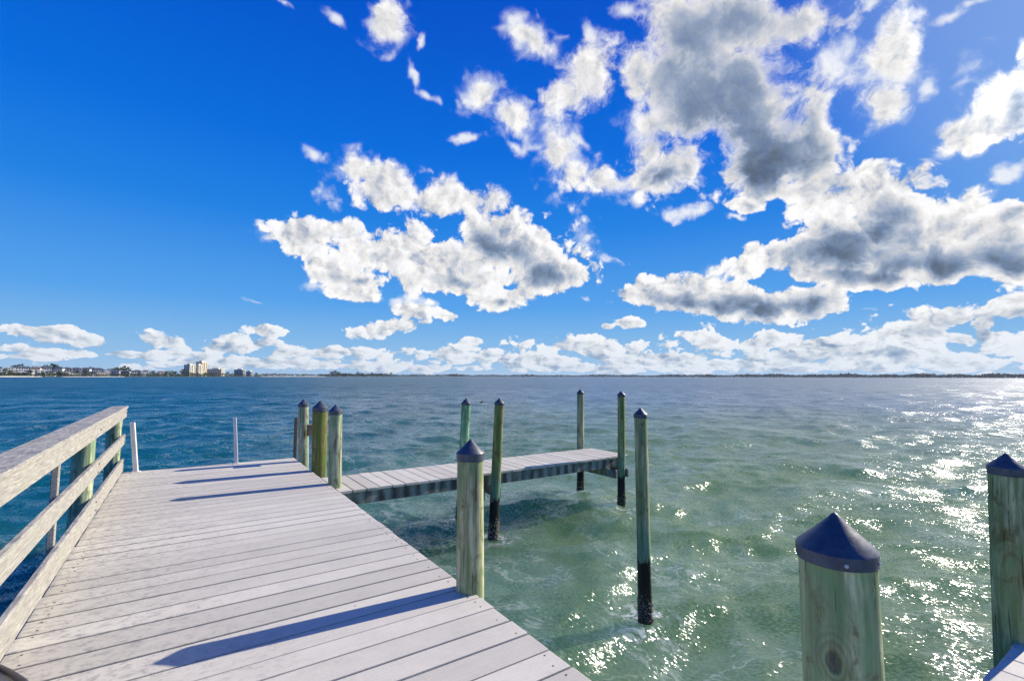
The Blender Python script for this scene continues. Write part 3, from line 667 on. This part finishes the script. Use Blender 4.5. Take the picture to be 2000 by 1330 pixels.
woods('shrubs', 'low dark shrubs along the water in front of the left shore houses', -1.14, -0.64, 230, 3.0, 6.0, (10, 26), leaf_mats[0], 14)
woods('shrubs', 'low olive shrubs along the water below the apartment towers', -0.74, -0.50, 90, 3.0, 6.0, (10, 26), leaf_mats[1], 14)
wall_cols = {'white': (0.66, 0.66, 0.63), 'cream': (0.68, 0.62, 0.48), 'grey': (0.45, 0.48, 0.52), 'tan': (0.52, 0.42, 0.30)}
wall_mats = {k: plain(k + '_house_wall', v, 0.8, 0.08, 0.5) for k, v in wall_cols.items()}
roof_mats = {'slate': plain('slate_roof', (0.075, 0.085, 0.11), 0.75, 0.2, 0.6), 'brown': plain('brown_roof', (0.20, 0.12, 0.08), 0.8, 0.2, 0.6), 'white': plain('pale_roof', (0.60, 0.60, 0.58), 0.7, 0.1, 0.6)}
def make_glass():
    m, N, b = material('window_glass')
    rnd = N.n('ShaderNodeObjectInfo').outputs['Random']
    N.put(b, 'Base Color', N.v('SCALE', (0.035, 0.05, 0.07), scale=N.lin(rnd, 0, 1, 0.5, 1.7))); N.put(b, 'Roughness', 0.12)
    return m
glass_mat = make_glass()
mb = MB(); mb.box(-0.5, 0.5, -0.06, 0.06, 0, 1); window_me = mb.make('window', glass_mat)
def hip_roof(w, d, h, o, mat):
    v = [(-w / 2 - o, -d / 2 - o, 0), (w / 2 + o, -d / 2 - o, 0), (w / 2 + o, d / 2 + o, 0), (-w / 2 - o, d / 2 + o, 0), (-w * 0.2, 0, h), (w * 0.2, 0, h),
         (-w / 2 - o, -d / 2 - o, -0.3), (w / 2 + o, -d / 2 - o, -0.3), (w / 2 + o, d / 2 + o, -0.3), (-w / 2 - o, d / 2 + o, -0.3)]
    return mesh('roof', v, [(0, 1, 5, 4), (1, 2, 5), (2, 3, 4, 5), (3, 0, 4), (6, 7, 1, 0), (7, 8, 2, 1), (8, 9, 3, 2), (9, 6, 0, 3), (9, 8, 7, 6)], mat)
house_kinds = []
for (w, d_, st, wc, rc) in [(13, 10, 3, 'white', 'slate'), (10, 9, 2, 'white', 'slate'), (16, 11, 3, 'grey', 'slate'), (11, 10, 3, 'cream', 'brown'), (14, 10, 2, 'tan', 'white'), (9, 9, 3, 'white', 'white')]:
    H_ = st * 3.1
    mb = MB(); mb.box(-w / 2, w / 2, -d_ / 2, d_ / 2, -0.8, H_); wall = mb.make('wall', wall_mats[wc])
    mb = MB()
    for s_ in range(1, st): mb.box(-w / 2 + 0.4, w / 2 - 0.4, -d_ / 2 - 1.5, -d_ / 2 - 0.01, s_ * 3.1 - 0.25, s_ * 3.1)
    bal = mb.make('balcony', wall_mats['white'])
    rf = hip_roof(w, d_, 2.6 if rc != 'white' else 0.9, 0.6, roof_mats[rc])
    house_kinds.append((w, d_, st, wall, bal, rf, wc, rc))
ROOFWORD = {'slate': 'slate', 'brown': 'brown', 'white': 'flat'}
NTH = 'first second third fourth fifth sixth seventh eighth ninth tenth eleventh twelfth thirteenth fourteenth fifteenth sixteenth seventeenth eighteenth nineteenth twentieth twenty-first twenty-second'.split()
def put_house(k, b_, back, zz, place_word, group, turn=0.0, windows=True):
    w, d_, st, wall, bal, rf, wc, rc = house_kinds[k]
    p = shore_at(b_, shore_depth(b_) + back)
    face = math.atan2(p.y, p.x) - math.pi / 2
    storeys = {2: 'two', 3: 'three'}[st]
    t = thing('house', (p.x, p.y, zz), face + turn, label='%s %s-storey house with %s roof, %s' % (wc, storeys, ROOFWORD[rc], place_word), cat='house', group=group)
    place('wall', wall, t); place('balcony', bal, t); place('roof', rf, t, (0, 0, st * 3.1))
    if windows:
        n = 3 if w < 12 else 4
        for s_ in range(st):
            for q in range(n):
                place('window', window_me, t, (-w / 2 + w * (q + 0.5) / n, -d_ / 2 - 0.02, s_ * 3.1 + 0.7), scale=(w / n * 0.55, 1, 1.7))
rngh = np.random.default_rng(3)
for i in range(22):
    b_ = -1.10 + 0.40 * (i + rngh.uniform(0.1, 0.9)) / 22
    put_house(int(rngh.integers(0, 6)), b_, rngh.uniform(34, 46), 1.4, NTH[i] + ' from the left in the front shore row', 'houses in the front row on the left shore', rngh.uniform(-0.4, 0.4))
for i in range(17):
    b_ = -1.10 + 0.36 * (i + rngh.uniform(0.1, 0.9)) / 17
    put_house((0, 2, 3, 0, 5)[int(rngh.integers(0, 5))], b_, rngh.uniform(72, 90), 5.2 if b_ < -0.85 else 3.0, NTH[i] + ' from the left in the back shore row', 'houses in the back row on the left shore', rngh.uniform(-0.4, 0.4))
for i, b_ in enumerate((-0.505, -0.492, -0.478, -0.468)):
    put_house((5, 1, 5, 1)[i], b_, 20, 1.4, NTH[i] + ' on the sand strip past the towers', 'white houses right of the towers', 0.2)
for i, b_ in enumerate((0.60, 0.735, 0.82, 0.93, 1.02)):
    put_house((4, 1)[i % 2], b_, 6, 1.0, NTH[i] + ' from the left on the right shore', 'houses on the far right shore', 0.1, windows=False)

tower_wall = {'white': plain('white_tower_wall', (0.72, 0.69, 0.56), 0.8, 0.05, 0.3), 'cream': plain('cream_tower_wall', (0.74, 0.60, 0.36), 0.8, 0.06, 0.3), 'blue': plain('blue_grey_tower_wall', (0.26, 0.32, 0.42), 0.8, 0.06, 0.3)}
def tower(b_, back, w, d_, h, turn, wallkey, label, blocks=(), bays=4):
    """Apartment slab: wall, a balcony slab on every floor, window bays, roof plant room."""
    p = shore_at(b_, shore_depth(b_) + back)
    face = math.atan2(p.y, p.x) - math.pi / 2
    t = thing('apartment_tower', (p.x, p.y, 1.2), face + turn, label=label, cat='apartment tower')
    mb = MB(); mb.box(-w / 2, w / 2, -d_ / 2, d_ / 2, -1, h)
    for (x0, x1, y0, y1, z1) in blocks: mb.box(x0, x1, y0, y1, -1, z1)
    place('wall', mb.make('wall', tower_wall[wallkey]), t)
    mb = MB(); mb.box(-w * 0.22, w * 0.22, -d_ * 0.22, d_ * 0.22, h - 0.01, h + 3.2); place('plant_room', mb.make('plant_room', tower_wall['white']), t)
    mb = MB(); mb.box(-w / 2 - 0.3, w / 2 + 0.3, -d_ / 2 - 0.3, d_ / 2 + 0.3, h - 0.9, h + 0.25); place('parapet', mb.make('parapet', tower_wall['white']), t)
    nf = int(h // 3.2)
    mb = MB(); mb.box(-w / bays * 0.32, w / bays * 0.32, -1.3, 0, -0.2, 0.9); bal = mb.make('balcony', tower_wall['white'])
    mb = MB(); mb.box(0, 1.3, -d_ / 3 * 0.32, d_ / 3 * 0.32, -0.2, 0.9); bal2 = mb.make('balcony', tower_wall['white'])
    for f_ in range(nf):
        zf = 1.0 + f_ * 3.2
        for q in range(bays):
            xq = -w / 2 + w * (q + 0.5) / bays
            place('window', window_me, t, (xq, -d_ / 2 - 0.02, zf + 0.4), scale=(w / bays * 0.6, 1, 2.0))
            if q % 2: place('balcony', bal, t, (xq, -d_ / 2 - 0.1, zf - 0.2))
        for q in range(3):
            yq = -d_ / 2 + d_ * (q + 0.5) / 3
            place('window', window_me, t, (w / 2 + 0.02, yq, zf + 0.4), rot=(0, 0, R(90)), scale=(d_ / 3 * 0.5, 1, 2.0))
            if q == 1: place('balcony', bal2, t, (w / 2 + 0.1, yq, zf - 0.2))
    return t
tower(-0.6665, 70, 16, 18, 29, R(-42), 'white', 'white apartment tower, leftmost of the far group', bays=3)
tower(-0.6420, 95, 17, 19, 38, R(-42), 'cream', 'tallest cream apartment tower with a lower white wing', bays=3)
tower(-0.6480, 62, 13, 14, 29, R(-42), 'white', 'narrow white apartment tower standing before the tallest cream one', bays=3)
tower(-0.6120, 90, 40, 16, 20, R(-30), 'white', 'long mid-rise block with white bays right of the tallest tower', bays=8)
tower(-0.5620, 110, 28, 15, 20, R(-30), 'blue', 'blue-grey slab block standing apart on the right', bays=6)
tower(-0.5430, 110, 20, 14, 15, R(-30), 'blue', 'lower blue-grey block beside the slab block', bays=4)

# a mast and a water tower above the right tree line
steel_mat = plain('grey_steel', (0.30, 0.32, 0.35), 0.5, 0.1)
p = shore_at(0.81, shore_depth(0.81) + 150)
t = thing('radio_mast', (p.x, p.y, 1), label='thin lattice mast above the far right trees', cat='mast')
mb = MB()
for k in range(3): mb.tube([(math.cos(k * 2.094) * 1.2, math.sin(k * 2.094) * 1.2, 0), (math.cos(k * 2.094) * 0.3, math.sin(k * 2.094) * 0.3, 52)], 0.16, 5)
place('leg', mb.make('leg', steel_mat), t)
mb = MB()
for k in range(16):
    a = k * 2.094; r0, r1 = 1.2 - 0.9 * k / 16, 1.2 - 0.9 * (k + 1) / 16
    mb.tube([(math.cos(a) * r0, math.sin(a) * r0, 3.2 * k), (math.cos(a + 2.094) * r1, math.sin(a + 2.094) * r1, 3.2 * (k + 1))], 0.1, 4)
place('brace', mb.make('brace', steel_mat), t)
p = shore_at(0.974, shore_depth(0.974) + 120)
t = thing('water_tower', (p.x, p.y, 1), label='water tower poking above the far right trees', cat='water tower')
v_, f_ = lathe([(0.6, 15), (3.4, 17), (3.8, 19.5), (3.4, 22), (0.6, 23.6)], 14); place('tank', mesh('tank', v_, f_, steel_mat, 50), t)
for k in range(4):
    mb = MB(); a = k * 1.571 + 0.4; mb.tube([(math.cos(a) * 3.6, math.sin(a) * 3.6, -0.5), (math.cos(a) * 3.0, math.sin(a) * 3.0, 17.5)], 0.3, 6); place('leg', mb.make('leg', steel_mat), t)

# ================================================================ dock
DX0, DX1, DY1 = -0.735, 1.735, 9.72
dock = thing('dock', (0.5, 4.5, DECK), label='wide grey boarded dock in the foreground with railing on its left', cat='dock')
def to_dock(x, y, z): return (x - 0.5, y - 4.5, z - DECK)
plank_ys = [9.72, 9.545]
near_gaps = [5.02, 4.80, 4.61, 4.40, 4.20, 3.975, 3.78, 3.57, 3.36, 3.135, 2.95, 2.77, 2.57, 2.385, 2.19, 2.0]
while plank_ys[-1] - 0.30 > 5.02: plank_ys.append(plank_ys[-1] - rng.uniform(0.193, 0.203))
plank_ys += near_gaps
while plank_ys[-1] > -1.2: plank_ys.append(plank_ys[-1] - rng.uniform(0.193, 0.203))
plank_meshes = []
for k in range(4):
    me = bevel_box('plank', DX1 - DX0, 1.0, 0.038, deck_mat, 0.004, 2)
    plank_meshes.append(me)
plank_cache = {}
for y1, y0 in zip(plank_ys, plank_ys[1:]):
    gap = rng.choice([0.010, 0.013, 0.016, 0.021])
    w = round(y1 - y0 - gap, 3)
    key = round(w * 200)
    if key not in plank_cache: plank_cache[key] = bevel_box('plank', DX1 - DX0 + 0.0, key / 200, 0.038, deck_mat, 0.005, 2)
    place('plank', plank_cache[key], dock, to_dock(0.5 + rng.uniform(-0.006, 0.006), (y1 + y0) / 2, DECK - 0.019 + rng.uniform(-0.0015, 0.0015)), (rng.normal(0, 0.003), 0, rng.normal(0, 0.0005)))
for me in plank_meshes: bpy.data.meshes.remove(me)
def beam_part(name, parent, off, x0, x1, y0, y1, z0, z1, mat, b=0.006):
    me = bevel_box(name, x1 - x0, y1 - y0, z1 - z0, mat, b)
    return place(name, me, parent, ((x0 + x1) / 2 - off[0], (y0 + y1) / 2 - off[1], (z0 + z1) / 2 - off[2]))
DO = (0.5, 4.5, DECK)
for xj in (DX0 + 0.04, 0.08, 0.9, DX1 - 0.09): beam_part('joist', dock, DO, xj, xj + 0.05, -1.2, DY1 - 0.09, DECK - 0.26, DECK - 0.040, joist_mat)
beam_part('end_board', dock, DO, DX0 + 0.04, DX1 - 0.04, DY1 - 0.085, DY1 - 0.04, DECK - 0.26, DECK - 0.040, joist_mat)
for yb in (0.6, 3.3, 6.2, 9.0): beam_part('cross_beam', dock, DO, DX0 - 0.1, DX1 - 0.10, yb, yb + 0.07, DECK - 0.50, DECK - 0.262, joist_mat)
# screw heads near both ends of the boards, joined: a few pixels at most
mb = MB()
for y1, y0 in zip(plank_ys, plank_ys[1:]):
    for xs in (DX1 - 0.065, DX0 + 0.09):
        for q in (0.25, 0.75):
            if rng.uniform() < 0.8:
                cx_, cy_ = xs + rng.normal(0, 0.008), y0 + (y1 - y0) * q + rng.normal(0, 0.006)
                n = 7
                ring = [(cx_ + 0.0055 * math.cos(2 * math.pi * j / n), cy_ + 0.0055 * math.sin(2 * math.pi * j / n), DECK + 0.0022) for j in range(n)]
                low_ = [(a, b_, DECK - 0.004) for a, b_, _ in ring]
                mb.add(ring + low_, [tuple(range(n))] + [(j, j + n, (j + 1) % n + n, (j + 1) % n) for j in range(n)])
me = mb.make('deck_screws', plain('dark_screw', (0.10, 0.085, 0.075), 0.6, 0.3, 40))
o = place('deck_screws', me, dock, (-0.5, -4.5, -DECK), kind='stuff')

# ---------------------------------------------------------------- railing
RX = -0.722
rail = thing('railing', (RX - 0.1, 6.0, DECK), label='weathered wooden railing with green posts along the dock\'s left side', cat='railing')
RO = (RX - 0.1, 6.0, DECK)
RY0, RY1 = 0.6, 9.74
Zc = CAM_Z - 0.475
beam_part('top_rail', rail, RO, RX - 0.19, RX + 0.012, RY0, RY1 + 0.03, Zc - 0.04, Zc, rail_mat, 0.006)
beam_part('upper_board', rail, RO, RX - 0.04, RX, RY0, RY1, CAM_Z - 0.652, Zc - 0.042, rail_mat)
beam_part('middle_board', rail, RO, RX - 0.04, RX, RY0, RY1, CAM_Z - 1.062, CAM_Z - 0.912, rail_mat)
beam_part('bottom_board', rail, RO, RX - 0.04, RX, RY0, RY1 - 0.02, CAM_Z - 1.475, CAM_Z - 1.285, rail_mat)
post_mat = make_piling_mat('green_post_wood')
for yp in (9.60, 6.86, 3.25):
    prof = [(0.112, z) for z in np.linspace(-1.0, Zc - 0.045, 26)]
    sd = rng.uniform(0, 6)
    v_, f_ = lathe(prof, 26, lambda a, z: 1 + 0.012 * math.sin(3 * a + sd + z) + 0.008 * math.sin(7 * a + 2 * z))
    # the dock-side face is sawn flat where the boards are bolted on
    v_ = [(min(x, 0.072), y, z) for x, y, z in v_]
    o = place('post', mesh('post', v_, f_, post_mat, 40), rail, (RX - 0.114 - RO[0], yp - RO[1], -DECK))
    o.color = (1.0, 1.12, 0.98, 0.9)
beam_part('picket', rail, RO, RX - 0.088, RX - 0.042, 5.07, 5.118, CAM_Z - 1.9, Zc - 0.042, rail_mat)
mb = MB()
bolt_v, bolt_f = lathe([(0.011, 0), (0.011, 0.006), (0.007, 0.009)], 8); bolt_me = mesh('bolt', bolt_v, bolt_f, bolt_mat, 30)
for yp in (9.60, 6.86, 3.25):
    for zb in (CAM_Z - 0.58, CAM_Z - 0.95, CAM_Z - 1.03, CAM_Z - 1.34, CAM_Z - 1.43):
        place('bolt', bolt_me, rail, (RX - RO[0], yp + rng.uniform(-0.05, 0.05) - RO[1], zb - DECK), (0, R(90), 0))

# ---------------------------------------------------------------- finger piers
def finger(name, label, x0, x1, y0, y1, zt, pitch):
    t = thing(name, ((x0 + x1) / 2, (y0 + y1) / 2, zt), label=label, cat='finger pier')
    O = ((x0 + x1) / 2, (y0 + y1) / 2, zt)
    cache = {}
    x = x0
    while x < x1 - 0.05:
        w = pitch - rng.choice([0.010, 0.013, 0.016])
        key = round(w, 3)
        if key not in cache: cache[key] = bevel_box('plank', key, y1 - y0, 0.038, deck_mat, 0.005, 2)
        place('plank', cache[key], t, (x + w / 2 - O[0], rng.uniform(-0.01, 0.01), -0.019 + rng.uniform(-0.002, 0.002)), (0, rng.normal(0, 0.004), rng.normal(0, 0.002)))
        x += pitch
    beam_part('side_beam', t, O, x0, x1 - 0.02, y0 + 0.02, y0 + 0.07, zt - 0.205, zt - 0.041, joist_mat)
    beam_part('side_beam', t, O, x0, x1 - 0.02, y1 - 0.07, y1 - 0.02, zt - 0.205, zt - 0.041, joist_mat)
    beam_part('end_beam', t, O, x1 - 0.075, x1 - 0.025, y0 + 0.072, y1 - 0.072, zt - 0.205, zt - 0.041, joist_mat)
    return t, O
f1, O1 = finger('finger_pier', 'narrow grey finger pier running out between four pilings', 1.80, 7.32, 6.78, 7.86, DECK - 0.05, 0.187)
for xb in (4.02, 6.93):
    for dx in (-0.13, 0.17):
        beam_part('cross_beam', f1, O1, xb + dx, xb + dx + 0.045, 6.55, 8.12, DECK - 0.05 - 0.36, DECK - 0.05 - 0.207, joist_mat)
f2, O2 = finger('finger_pier', 'corner of a second finger pier at the bottom right edge', 1.80, 7.0, -0.28, 0.80, DECK - 0.05, 0.187)

# ---------------------------------------------------------------- pilings
def piling(label, base, tip, dia, color, moss, mat=None, screws=(), skirt=0.30, barn=True, bolts=None):
    """base: where it meets the water; tip: apex of the cap (world metres). The pile leans from one to the other."""
    bx_, by_ = base; tx, ty, tz = tip
    r = dia / 2
    lean = ((tx - bx_) / tz, (ty - by_) / tz)
    t = thing('piling', (bx_, by_, 0), label=label, cat='piling', group='capped pilings around the dock')
    rc = r * 1.035 + 0.002
    cone, sk = rc * 0.92, rc * 2 * skirt
    ztop = tz - cone - 0.004
    s1, s2 = rng.uniform(0, 6), rng.uniform(0, 6)
    def wob(a, z): return 1 + 0.016 * math.sin(2 * a + s1 + 0.4 * z) + 0.011 * math.sin(5 * a + s2 + 1.3 * z) + 0.007 * math.sin(9 * a + s1 + 3 * z) + 0.006 * math.sin(3.1 * z + s2)
    prof = [(r * (1.03 - 0.02 * z), z) for z in np.linspace(-1.3, ztop, 30)]
    v_, f_ = lathe(prof, 30, wob)
    v_ = [(x + lean[0] * z, y + lean[1] * z, z) for x, y, z in v_]
    me = mesh('post', v_, f_, mat or pile_mat, 50)
    o = place('post', me, t); o.color = tuple(color) + (1.0 - moss,)
    # cap: straight skirt, small shoulder, 45 degree cone with a blunt tip
    rim = 0.006
    prof = [(rc - 0.010, 0.0), (rc, 0.003), (rc + 0.001, sk - 0.004), (rc - 0.003, sk + 0.002), (rc * 0.55, sk + cone * 0.44), (rc * 0.16, sk + cone * 0.86), (rc * 0.09, sk + cone * 0.945), (rc * 0.035, sk + cone * 0.99), (0.0005, sk + cone)]
    v_, f_ = lathe(prof, 44)
    zc = tz - cone - sk
    cap = place('cap', mesh('cap', v_, f_, cap_mat, 28), t, (lean[0] * zc, lean[1] * zc, zc), (-lean[1] * 0.9, lean[0] * 0.9, rng.uniform(0, 6)))
    cap.rotation_euler[2] = 0
    for a in screws:
        sv, sf = lathe([(0.0065, 0), (0.0065, 0.003), (0.003, 0.005)], 8)
        place('screw', mesh('screw', sv, sf, screw_mat, 30), cap, ((rc + 0.0005) * math.cos(R(a)), (rc + 0.0005) * math.sin(R(a)), sk * 0.45), (0, R(90), R(a)))
    if barn:
        mb = MB()
        for _ in range(260):
            a = rng.uniform(0, 2 * math.pi); z = -0.10 + 0.42 * rng.beta(1.4, 2.2); s_ = rng.uniform(0.005, 0.014)
            rr = r * 1.03
            c = Vector((rr * math.cos(a) + lean[0] * z, rr * math.sin(a) + lean[1] * z, z)); nrm = Vector((math.cos(a), math.sin(a), 0)); tn = Vector((-math.sin(a), math.cos(a), 0)); up = Vector((0, 0, 1))
            ring = [c + (tn * math.cos(q * 1.2566) + up * math.sin(q * 1.2566)) * s_ for q in range(5)]
            top = [c + nrm * s_ * 1.1 + (tn * math.cos(q * 1.2566) + up * math.sin(q * 1.2566)) * s_ * 0.45 for q in range(5)]
            mb.add(ring + top, [(q, (q + 1) % 5, (q + 1) % 5 + 5, q + 5) for q in range(5)] + [(5, 6, 7, 8, 9)])
        place('barnacles', mb.make('barnacles', barnacle_mat), t, kind='stuff')
    for (a, z) in (bolts or ()):
        bv, bf = lathe([(0.030, 0), (0.030, 0.006), (0.016, 0.007), (0.016, 0.04), (0.010, 0.05)], 10)
        place('bolt', mesh('bolt', bv, bf, bolt_mat, 30), t, (r * math.cos(R(a)) + lean[0] * z, r * math.sin(R(a)) + lean[1] * z, z), (0, R(90), R(a)))
    return t
Z = lambda zr: CAM_Z + zr
piling('pale green piling at the far corner of the dock, first of its trio', (1.84, 9.25), (1.78, 9.26, Z(-0.41)), 0.172, (1.0, 1.0, 0.95), 0.15)
piling('thick mossy brown piling leaning in the middle of the trio', (1.86, 8.21), (1.83, 8.2, Z(-0.39)), 0.225, (0.62, 0.55, 0.36), 0.75)
piling('pale grey-green piling where the finger pier leaves the dock', (1.83, 7.08), (1.79, 7.09, Z(-0.40)), 0.178, (0.98, 1.02, 0.9), 0.2, screws=(-75,))
piling('pale yellow-green piling on the dock edge in front of the finger pier', (1.745, 3.09), (1.735, 3.095, Z(-0.45)), 0.192, (1.15, 1.12, 0.88), 0.3)
piling('teal-green piling behind the finger pier, half hidden by a nearer piling', (4.28, 7.98), (4.35, 7.93, Z(-0.40)), 0.165, (0.55, 1.05, 0.80), 0.0)
piling('leaning olive piling in front of the finger pier halfway along', (4.11, 6.59), (4.19, 6.54, Z(-0.34)), 0.15, (0.95, 0.92, 0.58), 0.7, bolts=((120, 0.66), (200, 0.57)))
piling('slim grey-brown piling behind the far end of the finger pier', (7.19, 7.97), (7.20, 7.96, Z(-0.27)), 0.148, (0.95, 0.92, 0.75), 0.15)
piling('slim olive piling at the front outer corner of the finger pier', (7.04, 6.65), (7.06, 6.63, Z(-0.27)), 0.146, (0.92, 0.95, 0.62), 0.6, bolts=((150, 0.64),))
piling('tall lone piling standing in open water right of the finger pier', (4.09, 3.55), (4.08, 3.56, Z(-0.33)), 0.138, (0.98, 0.95, 0.70), 0.25, screws=(-80,))
big_mat = make_piling_mat('treated_pile_wood_with_knot', knot=(-0.108, -0.022, 1.60))
piling('thick foreground piling with a dark knot, nearest the camera', (1.86, 0.78), (1.86, 0.78, Z(-0.46)), 0.226, (1.60, 1.62, 1.25), 0.45, mat=big_mat, screws=(215, 275), skirt=0.20)
piling('shaded piling cut by the right edge, beside the second finger pier', (4.17, 0.84), (4.20, 0.79, Z(-0.46)), 0.168, (0.95, 1.05, 0.80), 0.45)

# ---------------------------------------------------------------- small things on and by the dock
def channel_post(label, x, y, h, w, lean):
    t = thing('white_post', (x, y, DECK), label=label, cat='post', group='white posts at the dock end')
    mb = MB(); M = Matrix.Shear('XY', 4, (lean, 0.0))
    q = 0.006
    mb.box(-w / 2, w / 2, -w / 2, -w / 2 + q, 0.006, h, M); mb.box(-w / 2, -w / 2 + q, -w / 2 + q, w / 2, 0.006, h, M); mb.box(w / 2 - q, w / 2, -w / 2 + q, w / 2, 0.006, h, M)
    mb.box(-w / 2 + q, -w * 0.06, w / 2 - q, w / 2, 0.006, h, M); mb.box(w * 0.06, w / 2 - q, w / 2 - q, w / 2, 0.006, h, M); mb.box(-w * 0.06, w * 0.06, w / 2 - q - 0.004, w / 2 - q + 0.002, 0.006, h, M)
    place('pole', mb.make('pole', white_mat), t, rot=(0, 0, R(170)))
    place('foot_plate', bevel_box('foot_plate', w * 2.0, w * 1.9, 0.012, white_mat, 0.003), t, (0, 0, 0.006))
    return t
channel_post('white channel post at the dock end, beside the railing', -0.56, 9.63, 0.77, 0.058, 0.105)
channel_post('white channel post at the middle of the dock end', 0.805, 9.62, 0.785, 0.050, 0.07)

t = thing('timber_stake', (1.775, 9.85, 0), label='thin brown stake behind the corner piling of the dock', cat='stake')
place('board', bevel_box('board', 0.045, 0.09, 2.36, brown_mat, 0.004), t, (0, 0, 0.55))
t = thing('timber_block', (1.875, 9.10, DECK + 0.55), label='short brown timber block fixed between two pilings of the trio', cat='timber block')
place('block', bevel_box('block', 0.09, 0.13, 0.19, brown_mat, 0.006), t)
place('bolt', bolt_me, t, (-0.045, 0.0, 0.02), (0, R(-90), 0))

mb = MB()
pts = [(-1.05, 3.95, DECK - 0.25), (-0.88, 3.80, DECK - 0.02), (-0.79, 3.70, DECK + 0.021), (-0.717, 3.603, DECK + 0.020), (-0.663, 3.52, DECK + 0.020), (-0.583, 3.377, DECK + 0.020), (-0.52, 3.22, DECK + 0.020), (-0.48, 3.0, DECK + 0.019), (-0.47, 2.7, DECK + 0.019), (-0.49, 2.4, DECK + 0.019)]
mb.tube([(a, b_, c - 0.006) for a, b_, c in pts], 0.0135, 12)
t = place('hose', mb.make('hose', hose_mat, 60), label='dark rubber hose lying across the near left corner of the dock', cat='hose')

# ---------------------------------------------------------------- bird and foam on the water
bird_mat = plain('dark_feathers', (0.020, 0.020, 0.024), 0.7, 0.3, 20)
def bird(loc, rz):
    bm = bmesh.new()
    chain = [((-0.30, 0, 0.10), 0.02, 0.05), ((-0.20, 0, 0.07), 0.07, 0.08), ((-0.05, 0, 0.05), 0.12, 0.13), ((0.10, 0, 0.05), 0.11, 0.12), ((0.20, 0, 0.09), 0.07, 0.09), ((0.235, 0, 0.19), 0.038, 0.038), ((0.235, 0, 0.28), 0.034, 0.034), ((0.26, 0, 0.335), 0.048, 0.048), ((0.305, 0, 0.33), 0.035, 0.03), ((0.345, 0, 0.315), 0.014, 0.012), ((0.41, 0, 0.300), 0.006, 0.005)]
    vs = [bm.verts.new(c) for c, _, _ in chain]
    for a, b_ in zip(vs, vs[1:]): bm.edges.new((a, b_))
    me = bpy.data.meshes.new('water_bird'); bm.to_mesh(me); bm.free(); me.materials.append(bird_mat)
    o = place('water_bird', me, loc=loc, rot=(0, 0, rz), label='dark bird swimming beyond the finger pier', cat='bird')
    md = o.modifiers.new('skin', 'SKIN'); md.use_smooth_shade = True
    for sv, (_, ry, rx) in zip(me.skin_vertices[0].data, chain): sv.radius = (rx, ry)
    me.skin_vertices[0].data[3].use_root = True
    o.modifiers.new('smooth', 'SUBSURF').render_levels = 2
    o.scale = (0.68, 0.68, 0.68)
p = shore_at(-0.0636, 46)
bird((p.x, p.y, 0.02), R(10))

# ---------------------------------------------------------------- thin sea haze over the whole bay
haze_mat = bpy.data.materials.new('thin_sea_haze'); haze_mat.use_nodes = True
ht = haze_mat.node_tree; ht.nodes.clear(); H = NT(ht)
pv = H.n('ShaderNodeVolumePrincipled', {'Color': (0.72, 0.84, 1.0), 'Density': 0.000035, 'Anisotropy': 0.2})
ho = H.n('ShaderNodeOutputMaterial'); ht.links.new(pv.outputs[0], ho.inputs['Volume'])
mb = MB(); mb.box(-10500, 10500, -10500, 10500, -3.0, 75.0)
place('haze', mb.make('haze', haze_mat), kind='stuff', label='thin blue sea haze lying over the whole bay')
